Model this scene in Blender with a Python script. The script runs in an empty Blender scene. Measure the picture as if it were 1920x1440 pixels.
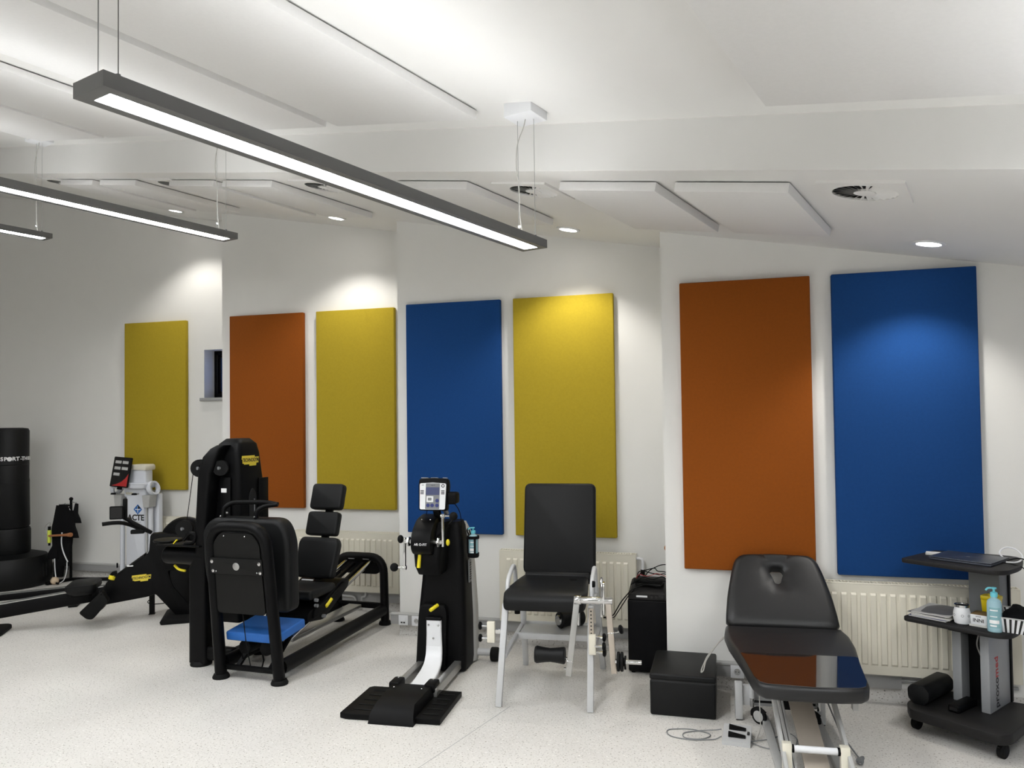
import bpy, bmesh, math, random
from mathutils import Matrix, Vector
random.seed(7)
R = math.radians
scene = bpy.context.scene
COL = scene.collection

# ------------------------------------------------------------------ camera
cam_d = bpy.data.cameras.new('camera'); cam = bpy.data.objects.new('camera', cam_d); COL.objects.link(cam)
PITCH, ROLL = R(1.517), R(0.727)
fw = Vector((0, math.cos(PITCH), math.sin(PITCH))); up0 = Vector((0, -math.sin(PITCH), math.cos(PITCH))); rt0 = Vector((1, 0, 0))
cr = rt0*math.cos(ROLL) - up0*math.sin(ROLL); cu = rt0*math.sin(ROLL) + up0*math.cos(ROLL)
cam.matrix_world = Matrix(((cr.x, cu.x, -fw.x, 0), (cr.y, cu.y, -fw.y, 0), (cr.z, cu.z, -fw.z, 1.745), (0, 0, 0, 1)))
cam_d.sensor_width = 36; cam_d.lens = 36*1422.5/1920; cam_d.shift_y = 28.95/1920; cam_d.clip_start = .05
scene.camera = cam

# ------------------------------------------------------------------ world (dusk outside the windows) and exposure
w = bpy.data.worlds.new('dusk'); scene.world = w; w.use_nodes = True
w.node_tree.nodes['Background'].inputs[0].default_value = (.08, .22, .70, 1)
w.node_tree.nodes['Background'].inputs[1].default_value = 2.2
vs = scene.view_settings
vs.view_transform = 'Standard'; vs.look = 'None'; vs.gamma = 1; vs.use_curve_mapping = False
vs.exposure = 0.5
DOWN_E, UP_E, SPOT_W = 60.0, 8.0, 34.0     # pendant tubes down / up, recessed downlights

# ------------------------------------------------------------------ helpers
def lin(c):
    c = c/255.0
    return c/12.92 if c <= .04045 else ((c+.055)/1.055)**2.4
def rgb(r, g, b): return (lin(r), lin(g), lin(b), 1)

def mat(name, col, rough=.5, metal=0.0, var=.06, scale=30, bump=0.0, bscale=300, spec=.5, coat=0.0, trans=0.0, stretch=None):
    m = bpy.data.materials.new(name); m.use_nodes = True
    nt = m.node_tree; b = nt.nodes['Principled BSDF']
    b.inputs['Roughness'].default_value = rough; b.inputs['Metallic'].default_value = metal
    b.inputs['Specular IOR Level'].default_value = spec; b.inputs['Coat Weight'].default_value = coat
    b.inputs['Transmission Weight'].default_value = trans
    tc = nt.nodes.new('ShaderNodeTexCoord'); mp = nt.nodes.new('ShaderNodeMapping')
    nt.links.new(tc.outputs['Object'], mp.inputs[0])
    if stretch: mp.inputs['Scale'].default_value = stretch
    n = nt.nodes.new('ShaderNodeTexNoise'); n.inputs['Scale'].default_value = scale; n.inputs['Detail'].default_value = 3
    nt.links.new(mp.outputs[0], n.inputs['Vector'])
    mx = nt.nodes.new('ShaderNodeMix'); mx.data_type = 'RGBA'
    mx.inputs[6].default_value = tuple(c*(1-var) for c in col[:3])+(1,)
    mx.inputs[7].default_value = tuple(min(1, c*(1+var)) for c in col[:3])+(1,)
    nt.links.new(n.outputs[0], mx.inputs[0]); nt.links.new(mx.outputs[2], b.inputs['Base Color'])
    if bump:
        n2 = nt.nodes.new('ShaderNodeTexNoise'); n2.inputs['Scale'].default_value = bscale
        nt.links.new(mp.outputs[0], n2.inputs['Vector'])
        bp = nt.nodes.new('ShaderNodeBump'); bp.inputs['Strength'].default_value = bump; bp.inputs['Distance'].default_value = .002
        nt.links.new(n2.outputs[0], bp.inputs['Height']); nt.links.new(bp.outputs[0], b.inputs['Normal'])
    return m
def emit(name, col, strength):
    m = bpy.data.materials.new(name); m.use_nodes = True; nt = m.node_tree
    b = nt.nodes['Principled BSDF']; b.inputs['Base Color'].default_value = (.8, .8, .8, 1)
    b.inputs['Emission Color'].default_value = col; b.inputs['Emission Strength'].default_value = strength
    return m

M = {}
M['wall'] = mat('wall_paint', rgb(230, 229, 225), .85, var=.015, scale=6, bump=.25, bscale=260)
M['ceil'] = mat('ceiling_paint', rgb(226, 225, 222), .9, var=.015, scale=5, bump=.15, bscale=240)
M['felt'] = mat('white_acoustic_board', rgb(224, 223, 221), .95, var=.03, scale=60, bump=.3, bscale=420)
M['yel_f'] = mat('mustard_fabric', rgb(172, 150, 42), .95, var=.09, scale=70, bump=.5, bscale=520, spec=.2)
M['org_f'] = mat('orange_fabric', rgb(140, 74, 20), .95, var=.10, scale=60, bump=.5, bscale=520, spec=.2)
M['blu_f'] = mat('blue_fabric', rgb(23, 65, 122), .95, var=.10, scale=60, bump=.5, bscale=520, spec=.2)
M['black'] = mat('black_powder_coat', rgb(7, 7, 8), .45, var=.10, scale=40, bump=.12, bscale=600, spec=.13)
M['blackp'] = mat('black_plastic', rgb(5, 5, 6), .5, var=.10, scale=30, spec=.14)
M['blackd'] = mat('dark_plate', rgb(17, 17, 16), .55, var=.06, scale=30, bump=.1, bscale=500, spec=.2)
M['vinyl'] = mat('black_vinyl', rgb(12, 13, 14), .5, var=.08, scale=18, bump=.12, bscale=160, spec=.25)
M['vinylg'] = mat('charcoal_vinyl', rgb(28, 28, 29), .42, var=.05, scale=12, bump=.10, bscale=180, spec=.4)
M['cloth'] = mat('black_cloth', rgb(14, 14, 16), .95, var=.15, scale=50, bump=.5, bscale=160, spec=.2)
M['sheet'] = mat('clear_plastic_sheet', rgb(22, 22, 23), .04, var=.02, scale=10, spec=.8, coat=1.0, bump=.10, bscale=6)
M['chrome'] = mat('chrome', rgb(205, 205, 205), .12, 1.0, var=.04, scale=20)
M['alu'] = mat('brushed_aluminium', rgb(178, 178, 176), .35, .85, var=.06, scale=60, stretch=(1, 1, .1))
M['silver'] = mat('silver_paint', rgb(196, 197, 198), .45, .15, var=.04, scale=40)
M['grey'] = mat('grey_paint', rgb(120, 122, 124), .5, .1, var=.05, scale=40)
M['lgrey'] = mat('light_grey_paint', rgb(176, 176, 174), .5, var=.04, scale=40)
M['dgrey'] = mat('anthracite_board', rgb(30, 29, 29), .55, spec=.25, var=.08, scale=50, bump=.1, bscale=400)
M['cream'] = mat('cream_enamel', rgb(222, 217, 201), .35, var=.02, scale=15)
M['white'] = mat('white_plastic', rgb(225, 226, 228), .4, var=.02, scale=20)
M['whitec'] = mat('white_lacquer', rgb(216, 219, 226), .35, var=.02, scale=20)
M['duct'] = mat('grey_cable_duct', rgb(158, 158, 157), .5, var=.04, scale=30)
M['lamp'] = mat('graphite_lamp_housing', rgb(104, 104, 103), .5, .1, var=.05, scale=40)
M['yellow'] = mat('yellow_plastic', rgb(226, 208, 38), .45, var=.04, scale=30)
M['logo_y'] = mat('yellow_badge', rgb(222, 200, 60), .5, var=.03, scale=30)
M['bluepad'] = mat('blue_foam_cover', rgb(38, 104, 186), .55, var=.05, scale=30, bump=.1, bscale=200)
M['wood'] = mat('turned_wood', rgb(168, 112, 74), .5, var=.18, scale=25, stretch=(1, 1, 6))
M['lime'] = mat('lime_plastic', rgb(214, 226, 84), .4, var=.04, scale=30)
M['teal'] = mat('teal_bottle', rgb(156, 192, 202), .25, var=.05, scale=30)
M['tealcap'] = mat('teal_pump', rgb(110, 200, 214), .35, var=.03, scale=30)
M['liquid'] = mat('blue_gel', rgb(150, 196, 204), .2, var=.05, scale=20, trans=.25)
M['screen'] = mat('dark_screen', rgb(14, 14, 16), .15, var=.05, scale=10)
M['lcd'] = mat('grey_lcd', rgb(72, 78, 110), .25, var=.03, scale=10)
M['red'] = mat('red_print', rgb(172, 36, 36), .5, var=.05, scale=20)
M['ink'] = mat('black_ink', rgb(16, 16, 16), .6, var=.05, scale=20)
M['wink'] = mat('white_ink', rgb(235, 235, 235), .6, var=.02, scale=20)
M['bink'] = mat('blue_ink', rgb(40, 104, 176), .5, var=.05, scale=20)
M['navy'] = mat('navy_button', rgb(36, 46, 110), .4, var=.05, scale=20)
M['paper'] = mat('paper', rgb(206, 205, 200), .8, var=.03, scale=20)
M['photo'] = mat('grey_photo_print', rgb(96, 96, 100), .35, var=.6, scale=9)
M['tanwood'] = mat('kraft_board', rgb(120, 96, 62), .7, var=.06, scale=30)
M['rubber'] = mat('rubber', rgb(9, 9, 9), .7, var=.1, scale=40, spec=.2)
M['column'] = mat('satin_grey_column', rgb(150, 152, 154), .45, .15, var=.04, scale=40)
M['cordg'] = mat('grey_cord', rgb(176, 174, 168), .5, var=.04, scale=30)
M['steelp'] = mat('champagne_steel', rgb(186, 176, 164), .35, .6, var=.05, scale=40)
M['laptop'] = mat('slate_laptop', rgb(66, 70, 80), .35, .5, var=.03, scale=30)
M['sharps'] = mat('yellow_sharps_plastic', rgb(214, 190, 20), .35, var=.04, scale=30)
M['leather'] = mat('cream_ball', rgb(206, 184, 156), .6, var=.08, scale=30)
M['tube_d'] = emit('pendant_diffuser', (.965, .985, 1, 1), DOWN_E)
M['tube_u'] = emit('pendant_uplight', (.965, .985, 1, 1), UP_E)
M['spot'] = emit('downlight_lens', (1, .98, .94, 1), 14)
def glass():
    m = bpy.data.materials.new('window_glass'); m.use_nodes = True; b = m.node_tree.nodes['Principled BSDF']
    b.inputs['Transmission Weight'].default_value = 1; b.inputs['Roughness'].default_value = .02; b.inputs['Base Color'].default_value = (.8, .88, 1, 1)
    return m
M['glass'] = glass()
def floor_mat():
    m = bpy.data.materials.new('speckled_linoleum'); m.use_nodes = True; nt = m.node_tree; b = nt.nodes['Principled BSDF']
    tc = nt.nodes.new('ShaderNodeTexCoord')
    def noise(s, d):
        n = nt.nodes.new('ShaderNodeTexNoise'); n.inputs['Scale'].default_value = s; n.inputs['Detail'].default_value = d
        nt.links.new(tc.outputs['Object'], n.inputs['Vector']); return n
    def ramp(n, a, ca, b_, cb):
        r = nt.nodes.new('ShaderNodeValToRGB'); e = r.color_ramp.elements
        e[0].position = a; e[0].color = ca; e[1].position = b_; e[1].color = cb
        nt.links.new(n.outputs[0], r.inputs[0]); return r
    base = ramp(noise(1.6, 4), .3, rgb(202, 199, 194), .7, rgb(214, 211, 206))
    dark = ramp(noise(95, 2), .60, (0, 0, 0, 1), .68, (1, 1, 1, 1))
    lite = ramp(noise(60, 2), .62, (0, 0, 0, 1), .70, (1, 1, 1, 1))
    m1 = nt.nodes.new('ShaderNodeMix'); m1.data_type = 'RGBA'; m1.inputs[7].default_value = rgb(140, 135, 127)
    nt.links.new(dark.outputs[0], m1.inputs[0]); nt.links.new(base.outputs[0], m1.inputs[6])
    m2 = nt.nodes.new('ShaderNodeMix'); m2.data_type = 'RGBA'; m2.inputs[7].default_value = rgb(226, 224, 220)
    nt.links.new(lite.outputs[0], m2.inputs[0]); nt.links.new(m1.outputs[2], m2.inputs[6])
    nt.links.new(m2.outputs[2], b.inputs['Base Color'])
    b.inputs['Roughness'].default_value = .38; b.inputs['Specular IOR Level'].default_value = .35
    return m
M['floor'] = floor_mat()

MXZ = Matrix(((1, 0, 0, 0), (0, 0, -1, 0), (0, 1, 0, 0), (0, 0, 0, 1)))    # drawing x,y -> x,z ; depth -> -y
MYZ = Matrix(((0, 0, 1, 0), (1, 0, 0, 0), (0, 1, 0, 0), (0, 0, 0, 1)))     # drawing x,y -> y,z ; depth -> x
def T(x, y, z): return Matrix.Translation((x, y, z))
def RX(a): return Matrix.Rotation(R(a), 4, 'X')
def RY(a): return Matrix.Rotation(R(a), 4, 'Y')
def RZ(a): return Matrix.Rotation(R(a), 4, 'Z')

def fillet(pts, r, n=5, closed=False):
    pts = [Vector(p) for p in pts]; out = []; N = len(pts)
    for i, p in enumerate(pts):
        if not closed and i in (0, N-1): out.append(p); continue
        a, c = pts[i-1], pts[(i+1) % N]; d1, d2 = a-p, c-p
        rr = r[i] if isinstance(r, (list, tuple)) else r
        k = min(rr, d1.length*.49, d2.length*.49)
        if k < 1e-5: out.append(p); continue
        p1, p2 = p+d1.normalized()*k, p+d2.normalized()*k
        for j in range(n+1):
            t = j/n; out.append(p1*(1-t)**2+p*2*t*(1-t)+p2*t*t)
    return out
def rrect(x0, x1, y0, y1, r, n=4):
    return [(p.x, p.y) for p in fillet([(x0, y0, 0), (x1, y0, 0), (x1, y1, 0), (x0, y1, 0)], r, n, True)]
def rpoly(pts, r, n=4): return [(p.x, p.y) for p in fillet([(a, b, 0) for a, b in pts], r, n, True)]

class B:
    def __init__(s): s.bm = bmesh.new()
    def _m(s, tmp, mtx=None):
        if mtx is not None: bmesh.ops.transform(tmp, matrix=mtx, verts=tmp.verts)
        tmp.verts.index_update(); vs_ = [s.bm.verts.new(v.co) for v in tmp.verts]
        for f in tmp.faces:
            try: s.bm.faces.new([vs_[v.index] for v in f.verts])
            except ValueError: pass
        tmp.free(); return s
    def box(s, x0, x1, y0, y1, z0, z1, bev=0, seg=2, m=None):
        t = bmesh.new(); bmesh.ops.create_cube(t, size=1)
        bmesh.ops.transform(t, matrix=T((x0+x1)/2, (y0+y1)/2, (z0+z1)/2) @ Matrix.Diagonal((x1-x0, y1-y0, z1-z0, 1)), verts=t.verts)
        if bev: bmesh.ops.bevel(t, geom=t.edges[:], offset=bev, segments=seg, profile=.5, affect='EDGES')
        return s._m(t, m)
    def bar(s, p0, p1, w_, h_, bev=0, up=(0, 0, 1)):
        p0, p1 = Vector(p0), Vector(p1); d = p1-p0; L = d.length; z = d.normalized(); u = Vector(up)
        if abs(z.dot(u)) > .98: u = Vector((0, 1, 0))
        x = u.cross(z).normalized(); y = z.cross(x)
        m = Matrix(((x.x, y.x, z.x, p0.x), (x.y, y.y, z.y, p0.y), (x.z, y.z, z.z, p0.z), (0, 0, 0, 1)))
        return s.box(-w_/2, w_/2, -h_/2, h_/2, 0, L, bev, 2, m)
    def cyl(s, p0, p1, r, r2=None, n=16, bev=0):
        p0, p1 = Vector(p0), Vector(p1); d = p1-p0
        t = bmesh.new(); bmesh.ops.create_cone(t, cap_ends=True, segments=n, radius1=r, radius2=r if r2 is None else r2, depth=d.length)
        if bev:
            ed = [e for e in t.edges if abs(e.verts[0].co.z-e.verts[1].co.z) < 1e-6]
            bmesh.ops.bevel(t, geom=ed, offset=bev, segments=2, profile=.5, affect='EDGES')
        q = Vector((0, 0, 1)).rotation_difference(d.normalized()).to_matrix().to_4x4()
        return s._m(t, Matrix.Translation((p0+p1)/2) @ q)
    def ball(s, c, r, n=12, sc=(1, 1, 1)):
        t = bmesh.new(); bmesh.ops.create_uvsphere(t, u_segments=n, v_segments=max(6, n//2), radius=r)
        return s._m(t, T(*c) @ Matrix.Diagonal((sc[0], sc[1], sc[2], 1)))
    def tube(s, pts, r, n=10, fr=0, closed=False, fn=5, ry=None, cap=True):
        P = fillet(pts, fr, fn, closed) if fr else [Vector(p) for p in pts]
        Q = [P[0]]
        for p in P[1:]:
            if (p-Q[-1]).length > 1e-6: Q.append(p)
        P = Q; N = len(P); rings = []
        up = None
        for i, p in enumerate(P):
            if closed: tan = (P[(i+1) % N]-P[i-1])
            else: tan = P[min(i+1, N-1)]-P[max(i-1, 0)]
            tan.normalize()
            if up is None:
                up = Vector((0, 0, 1)) if abs(tan.z) < .9 else Vector((0, 1, 0))
            x = up.cross(tan)
            if x.length < 1e-4: x = Vector((1, 0, 0)).cross(tan)
            x.normalize(); y = tan.cross(x); up = y
            rr = r[i*len(r)//N] if isinstance(r, (list, tuple)) else r
            r2 = rr if ry is None else ry
            rings.append([s.bm.verts.new(p+x*rr*math.cos(2*math.pi*k/n)+y*r2*math.sin(2*math.pi*k/n)) for k in range(n)])
        for i in range(N if closed else N-1):
            a, b = rings[i], rings[(i+1) % N]
            for k in range(n): s.bm.faces.new((a[k], a[(k+1) % n], b[(k+1) % n], b[k]))
        if not closed and cap: s.bm.faces.new(rings[0][::-1]); s.bm.faces.new(rings[-1])
        return s
    def lathe(s, prof, n=24, m=None, ring=False):
        t = bmesh.new(); rings = []
        for r, z in prof: rings.append([t.verts.new((max(r, 1e-4)*math.cos(2*math.pi*k/n), max(r, 1e-4)*math.sin(2*math.pi*k/n), z)) for k in range(n)])
        for a, b in zip(rings, rings[1:]):
            for k in range(n): t.faces.new((a[k], a[(k+1) % n], b[(k+1) % n], b[k]))
        if ring:
            a, b = rings[-1], rings[0]
            for k in range(n): t.faces.new((a[k], a[(k+1) % n], b[(k+1) % n], b[k]))
        else: t.faces.new(rings[0][::-1]); t.faces.new(rings[-1])
        return s._m(t, m)
    def prism(s, poly, z0, z1, m=None, bev=0, seg=2):
        t = bmesh.new(); a = [t.verts.new((x, y, z0)) for x, y in poly]; b = [t.verts.new((x, y, z1)) for x, y in poly]; n = len(poly)
        t.faces.new(a[::-1]); t.faces.new(b)
        for k in range(n): t.faces.new((a[k], a[(k+1) % n], b[(k+1) % n], b[k]))
        bmesh.ops.recalc_face_normals(t, faces=t.faces)
        if bev:
            ed = [e for e in t.edges if abs(e.verts[0].co.z-e.verts[1].co.z) < 1e-7]
            bmesh.ops.bevel(t, geom=ed, offset=bev, segments=seg, profile=.5, affect='EDGES')
        return s._m(t, m)
    def loft(s, secs, m=None):
        t = bmesh.new(); rings = [[t.verts.new(p) for p in sec] for sec in secs]; n = len(secs[0])
        for a, b in zip(rings, rings[1:]):
            for k in range(n): t.faces.new((a[k], a[(k+1) % n], b[(k+1) % n], b[k]))
        t.faces.new(rings[0][::-1]); t.faces.new(rings[-1])
        return s._m(t, m)
    def faces(s, verts, faces):
        v = [s.bm.verts.new(p) for p in verts]
        for f in faces: s.bm.faces.new([v[i] for i in f])
        return s
    def o(s, name, m, parent=None, ang=38):
        bmesh.ops.recalc_face_normals(s.bm, faces=s.bm.faces)
        me = bpy.data.meshes.new(name); s.bm.to_mesh(me); s.bm.free()
        for p in me.polygons: p.use_smooth = True
        me.set_sharp_from_angle(angle=R(ang))
        me.materials.append(M[m] if isinstance(m, str) else m)
        ob = bpy.data.objects.new(name, me); COL.objects.link(ob); ob.parent = parent
        return ob
def tag(o, label, cat, group=None):
    o['label'] = label; o['category'] = cat
    if group: o['group'] = group
    return o
def thing(name, label, cat, loc=(0, 0, 0), rz=0, group=None):
    o = bpy.data.objects.new(name, None); COL.objects.link(o); o.empty_display_size = .1
    o.location = loc; o.rotation_euler = (0, 0, R(rz)); return tag(o, label, cat, group)
def struct(o): o['kind'] = 'structure'; return o
def copy_tree(o, parent=None):
    c = o.copy(); COL.objects.link(c); c.parent = parent
    for ch in list(o.children): copy_tree(ch, c)
    return c
def text(body, size, m, parent, mtx, name='lettering', depth=.0006, bold=0.0, align='CENTER', sx=1.0):
    cu_ = bpy.data.curves.new(name, 'FONT'); cu_.body = body; cu_.size = size; cu_.extrude = depth; cu_.align_x = align; cu_.align_y = 'CENTER'
    cu_.offset = bold*size; cu_.resolution_u = 3
    to = bpy.data.objects.new(name, cu_); COL.objects.link(to); bpy.context.view_layer.update()
    me = bpy.data.meshes.new_from_object(to.evaluated_get(bpy.context.evaluated_depsgraph_get()))
    bpy.data.objects.remove(to); me.transform(mtx @ Matrix.Diagonal((sx, 1, 1, 1))); me.materials.clear(); me.materials.append(M[m])
    ob = bpy.data.objects.new(name, me); COL.objects.link(ob); ob.parent = parent; return ob

# ------------------------------------------------------------------ the room grid: walls turned TH, beam and lamps turned PH
TH, PH = R(15.59), R(32.64)
wd = Vector((math.cos(TH), -math.sin(TH), 0)); wn = Vector((math.sin(TH), math.cos(TH), 0))
xd = Vector((math.cos(PH), -math.sin(PH), 0)); yd = Vector((math.sin(PH), math.cos(PH), 0))
CA, CB, BEAM_T, DROP = 2.6385, -.1849, 3.27, .237
def cz(s, off=0): return CA+CB*s+off
def st(s, t, z): return xd*s+yd*t+Vector((0, 0, z))
W = {'A': 5.114, 'B': 5.796, 'C': 6.449, 'D': 7.082}
def wp(k, u, out, z): return wd*u+wn*(W[k]-out)+Vector((0, 0, z))
TW = -math.degrees(TH)
def wall_thing(name, label, cat, k, u, z, out=0, group=None):
    p = wp(k, u, out, z); return thing(name, label, cat, p, TW, group)     # local x along wall, -y into the room

# floor
f = B().box(-12, 4, -5, 7.2, -.1, 0).o('floor', 'floor'); f.rotation_euler = (0, 0, -PH); struct(f)
# walls: sawtooth of four faces joined by short returns
def zt(p): return cz(p.dot(xd), .06)
def wall_prism(b, foot, z0=0, z1=None):
    n = len(foot); lo = [(p.x, p.y, z0) for p in foot]; hi = [(p.x, p.y, zt(p) if z1 is None else z1) for p in foot]
    b.faces(lo+hi, [tuple(range(n))[::-1], tuple(range(n, 2*n))]+[(i, (i+1) % n, n+(i+1) % n, n+i) for i in range(n)])
def w2(k, u, out=0): p = wp(k, u, out, 0); return Vector((p.x, p.y, 0))
cA, cB_, cC = w2('A', -.389), w2('B', -2.595), w2('C', -4.771)
kAB, kBC, kCD = [(W[b]-W[a])/yd.dot(wn) for a, b in (('A', 'B'), ('B', 'C'), ('C', 'D'))]
eB, eC, eD = cA+yd*kAB, cB_+yd*kBC, cC+yd*kCD
TK = .32
b = B(); wall_prism(b, [cA, w2('A', 4.6), w2('A', 4.6, -TK), cA+yd*TK/.956]); struct(b.o('wall_right', 'wall'))
b = B(); wall_prism(b, [cB_, eB, eB+wn*TK, cB_+yd*TK/.956]); struct(b.o('wall_centre', 'wall'))
b = B(); wall_prism(b, [cC, eC, eC+wn*TK, cC+yd*TK/.956]); struct(b.o('wall_left', 'wall'))
uD0, uD1 = -12.5, eD.dot(wd); WU0, WU1, WZ0, WZ1 = -5.469, -4.87, 2.024, 2.55
b = B()
def seg(u0, u1, z0=0, z1=None): wall_prism(b, [w2('D', u0), w2('D', u1), w2('D', u1, -TK), w2('D', u0, -TK)], z0, z1)
seg(uD0, WU0); seg(WU1, uD1); seg(WU0, WU1, 0, WZ0); seg(WU0, WU1, WZ1)
struct(b.o('wall_far_left', 'wall'))
for i, (c, e) in enumerate(((cA, eB), (cB_, eC), (cC, eD))):
    b = B(); a0 = c+yd*.1; a1 = e+yd*.3; wall_prism(b, [a0, a1, a1+wd*.15, a0+wd*.15]); struct(b.o('wall_return_%d' % (i+1), 'wall'))
def plain_wall(name, p0, p1, n):
    b = B(); wall_prism(b, [p0, p1, p1+n*.2, p0+n*.2], 0, 5.6); struct(b.o(name, 'wall'))
S0, S1, T0, T1 = -11.8, 3.6, -4.6, 6.9
plain_wall('wall_side_left', st(S0, T0, 0), st(S0, T1, 0), -xd)
plain_wall('wall_side_right', st(S1, T0, 0), st(S1, T1, 0), xd)
plain_wall('wall_behind', st(S0, T0, 0), st(S1, T0, 0), -yd)
# sloping ceilings: the higher field, then the lower field whose front edge is the white beam
def ceil_slab(name, t0, t1, off, th):
    q = [st(s, t, cz(s, off)) for s, t in ((S0, t0), (S1, t0), (S1, t1), (S0, t1))]
    struct(B().faces(q+[p+Vector((0, 0, th)) for p in q], [(3, 2, 1, 0), (4, 5, 6, 7), (0, 1, 5, 4), (1, 2, 6, 5), (2, 3, 7, 6), (3, 0, 4, 7)]).o(name, 'ceil'))
ceil_slab('ceiling', T0-.1, BEAM_T+.05, DROP, .15)
ceil_slab('ceiling_lower', BEAM_T, T1, 0, .42)
# window in the far left wall
wnd = struct(thing('window_1', '', '', wp('D', 0, 0, 0), TW)); del wnd['label'], wnd['category']
b = B(); fy = .17
for x0, x1, z0, z1 in ((WU0, WU1, WZ0, WZ0+.05), (WU0, WU1, WZ1-.05, WZ1), (WU0, WU0+.05, WZ0, WZ1), (WU1-.05, WU1, WZ0, WZ1)): b.box(x0, x1, fy, fy+.06, z0, z1, .004)
b.o('window_frame', 'blackp', wnd)
b = B()
for x0, x1, z0, z1 in ((WU0+.05, WU1-.05, WZ0+.05, WZ0+.075), (WU0+.05, WU1-.05, WZ1-.075, WZ1-.05), (WU0+.05, WU0+.075, WZ0+.05, WZ1-.05), (WU1-.075, WU1-.05, WZ0+.05, WZ1-.05)): b.box(x0, x1, fy+.012, fy+.05, z0, z1, .003)
b.o('sash', 'blackp', wnd)
B().box(WU0+.07, WU1-.07, fy+.028, fy+.036, WZ0+.07, WZ1-.07).o('pane', 'glass', wnd)
B().box(WU0-.04, WU1+.02, -.03, fy, WZ0-.035, WZ0, .004).o('window_sill', 'duct', wnd)

# skirting: speckled lino turned up the wall, grey cable duct above it
def skirt(name, k, u0, u1, d0=None, d1=None):
    r = struct(thing(name, '', '', wp(k, 0, 0, 0), TW)); del r['label'], r['category']
    pr = [(0, 0), (-.035, 0), (-.016, .012), (-.008, .03), (-.006, .083), (0, .083)]
    B().prism(pr, u0, u1, MYZ).o('lino_upstand', 'floor', r)
    if d0 is not None:
        B().box(d0, d1, -.045, 0, .088, .160, .003).o('cable_duct', 'duct', r)
        B().box(d0-.004, d1+.004, -.052, 0, .160, .176, .004).o('duct_lid', 'lgrey', r)
skirt('baseboard_right', 'A', -.389, 4.5, -.389, 1.0)
skirt('baseboard_centre', 'B', -2.595, eB.dot(wd), -2.66, eB.dot(wd))
skirt('baseboard_left', 'C', -4.771, eC.dot(wd), -4.771, eC.dot(wd))
skirt('baseboard_far_left', 'D', -12.4, uD1, -12.4, uD1)
# welded seam across the lino
b = B(); p0, p1 = Vector((-.54, 3.78, .0005)), Vector((-.06, 4.62, .0005)); d = (p1-p0).normalized(); nn = Vector((-d.y, d.x, 0))*.0025
p0 = p0-d*1.5; p1 = p1+d*.05
b.faces([p0-nn, p1-nn, p1+nn, p0+nn], [(0, 1, 2, 3)]).o('weld_seam', 'duct', f).matrix_parent_inverse = f.matrix_basis.inverted()
# ------------------------------------------------------------------ coloured acoustic wall panels
H = 1.86
def wall_panel(k, u0, u1, ztop, m, label):
    p = wall_thing('acoustic_wall_panel', label, 'acoustic panel', k, (u0+u1)/2, ztop-H, 0, 'coloured acoustic panels on the white walls')
    hw = (u1-u0)/2
    B().box(-hw, hw, -.05, -.004, 0, H, .007, 3).o('fabric_cover', m, p)
    B().box(-hw+.02, hw-.02, -.006, -.0005, .02, H-.02).o('backing_board', 'tanwood', p)
wall_panel('A', -.266, .534, 2.623, 'org_f', 'tall orange fabric acoustic panel above the treatment table')
wall_panel('A', .659, 1.462, 2.623, 'blu_f', 'tall blue fabric acoustic panel on the right above the laptop trolley')
wall_panel('B', -2.5, -1.693, 2.699, 'blu_f', 'tall blue fabric acoustic panel behind the hand crank trainer')
wall_panel('B', -1.588, -.796, 2.699, 'yel_f', 'mustard yellow fabric acoustic panel behind the black upholstered leg chair')
wall_panel('C', -4.652, -3.843, 2.791, 'org_f', 'orange fabric acoustic panel behind the black weight tower')
wall_panel('C', -3.704, -2.902, 2.791, 'yel_f', 'mustard yellow fabric acoustic panel between the orange and the blue one, above a radiator')
wall_panel('D', -6.483, -5.67, 2.88, 'yel_f', 'leftmost mustard yellow fabric acoustic panel beside the small dark window')

# ------------------------------------------------------------------ ceiling fittings (local x down the slope, y towards the wall, z square to the ceiling)
SL = math.atan(CB)
def ceil_thing(name, label, cat, s, t, off=0, group=None):
    o = bpy.data.objects.new(name, None); COL.objects.link(o); tag(o, label, cat, group); o.empty_display_size = .1
    ax = (xd*math.cos(SL)+Vector((0, 0, math.sin(SL)))); az = ax.cross(yd); p = st(s, t, cz(s, off))
    o.matrix_world = Matrix(((ax.x, yd.x, az.x, p.x), (ax.y, yd.y, az.y, p.y), (ax.z, yd.z, az.z, p.z), (0, 0, 0, 1)))
    return o
K = 1/math.cos(SL)
def ceil_panel(s0, s1, t0, t1, off, gap, th, label, group):
    if 'broad' in label: gap, t1 = .04, 2.945
    o = ceil_thing('ceiling_panel', label, 'ceiling panel', (s0+s1)/2, (t0+t1)/2, off, group); hx, hy = (s1-s0)/2*K, (t1-t0)/2
    B().box(-hx, hx, -hy, hy, -gap-th, -gap, .003).o('board', 'felt', o)
    b = B()
    for x in (-hx+.05, hx-.05): b.box(x-.018, x+.018, -hy+.04, hy-.04, -gap-.002, -.0005)
    b.o('mounting_rail', 'alu', o)
for s0, s1, lb in ((-1.27, -.745, 'white lower ceiling panel right beside the rightmost round air diffuser'),
                   (-1.895, -1.365, 'white lower ceiling panel above the orange wall panel by the step in the wall'),
                   (-3.015, -2.49, 'white lower ceiling panel behind the far end of the longest pendant'),
                   (-4.66, -4.13, 'white lower ceiling panel left of the third round air diffuser from the right'),
                   (-5.30, -4.765, 'white lower ceiling panel behind the cable of the middle pendant'),
                   (-6.27, -5.75, 'white lower ceiling panel right of a pair, over the middle pendant'),
                   (-6.90, -6.385, 'white lower ceiling panel left of a pair, over the middle pendant')):
    ceil_panel(s0, s1, 3.45, 4.44, 0, .006, .045, lb, 'small white panels under the lower ceiling')
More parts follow.
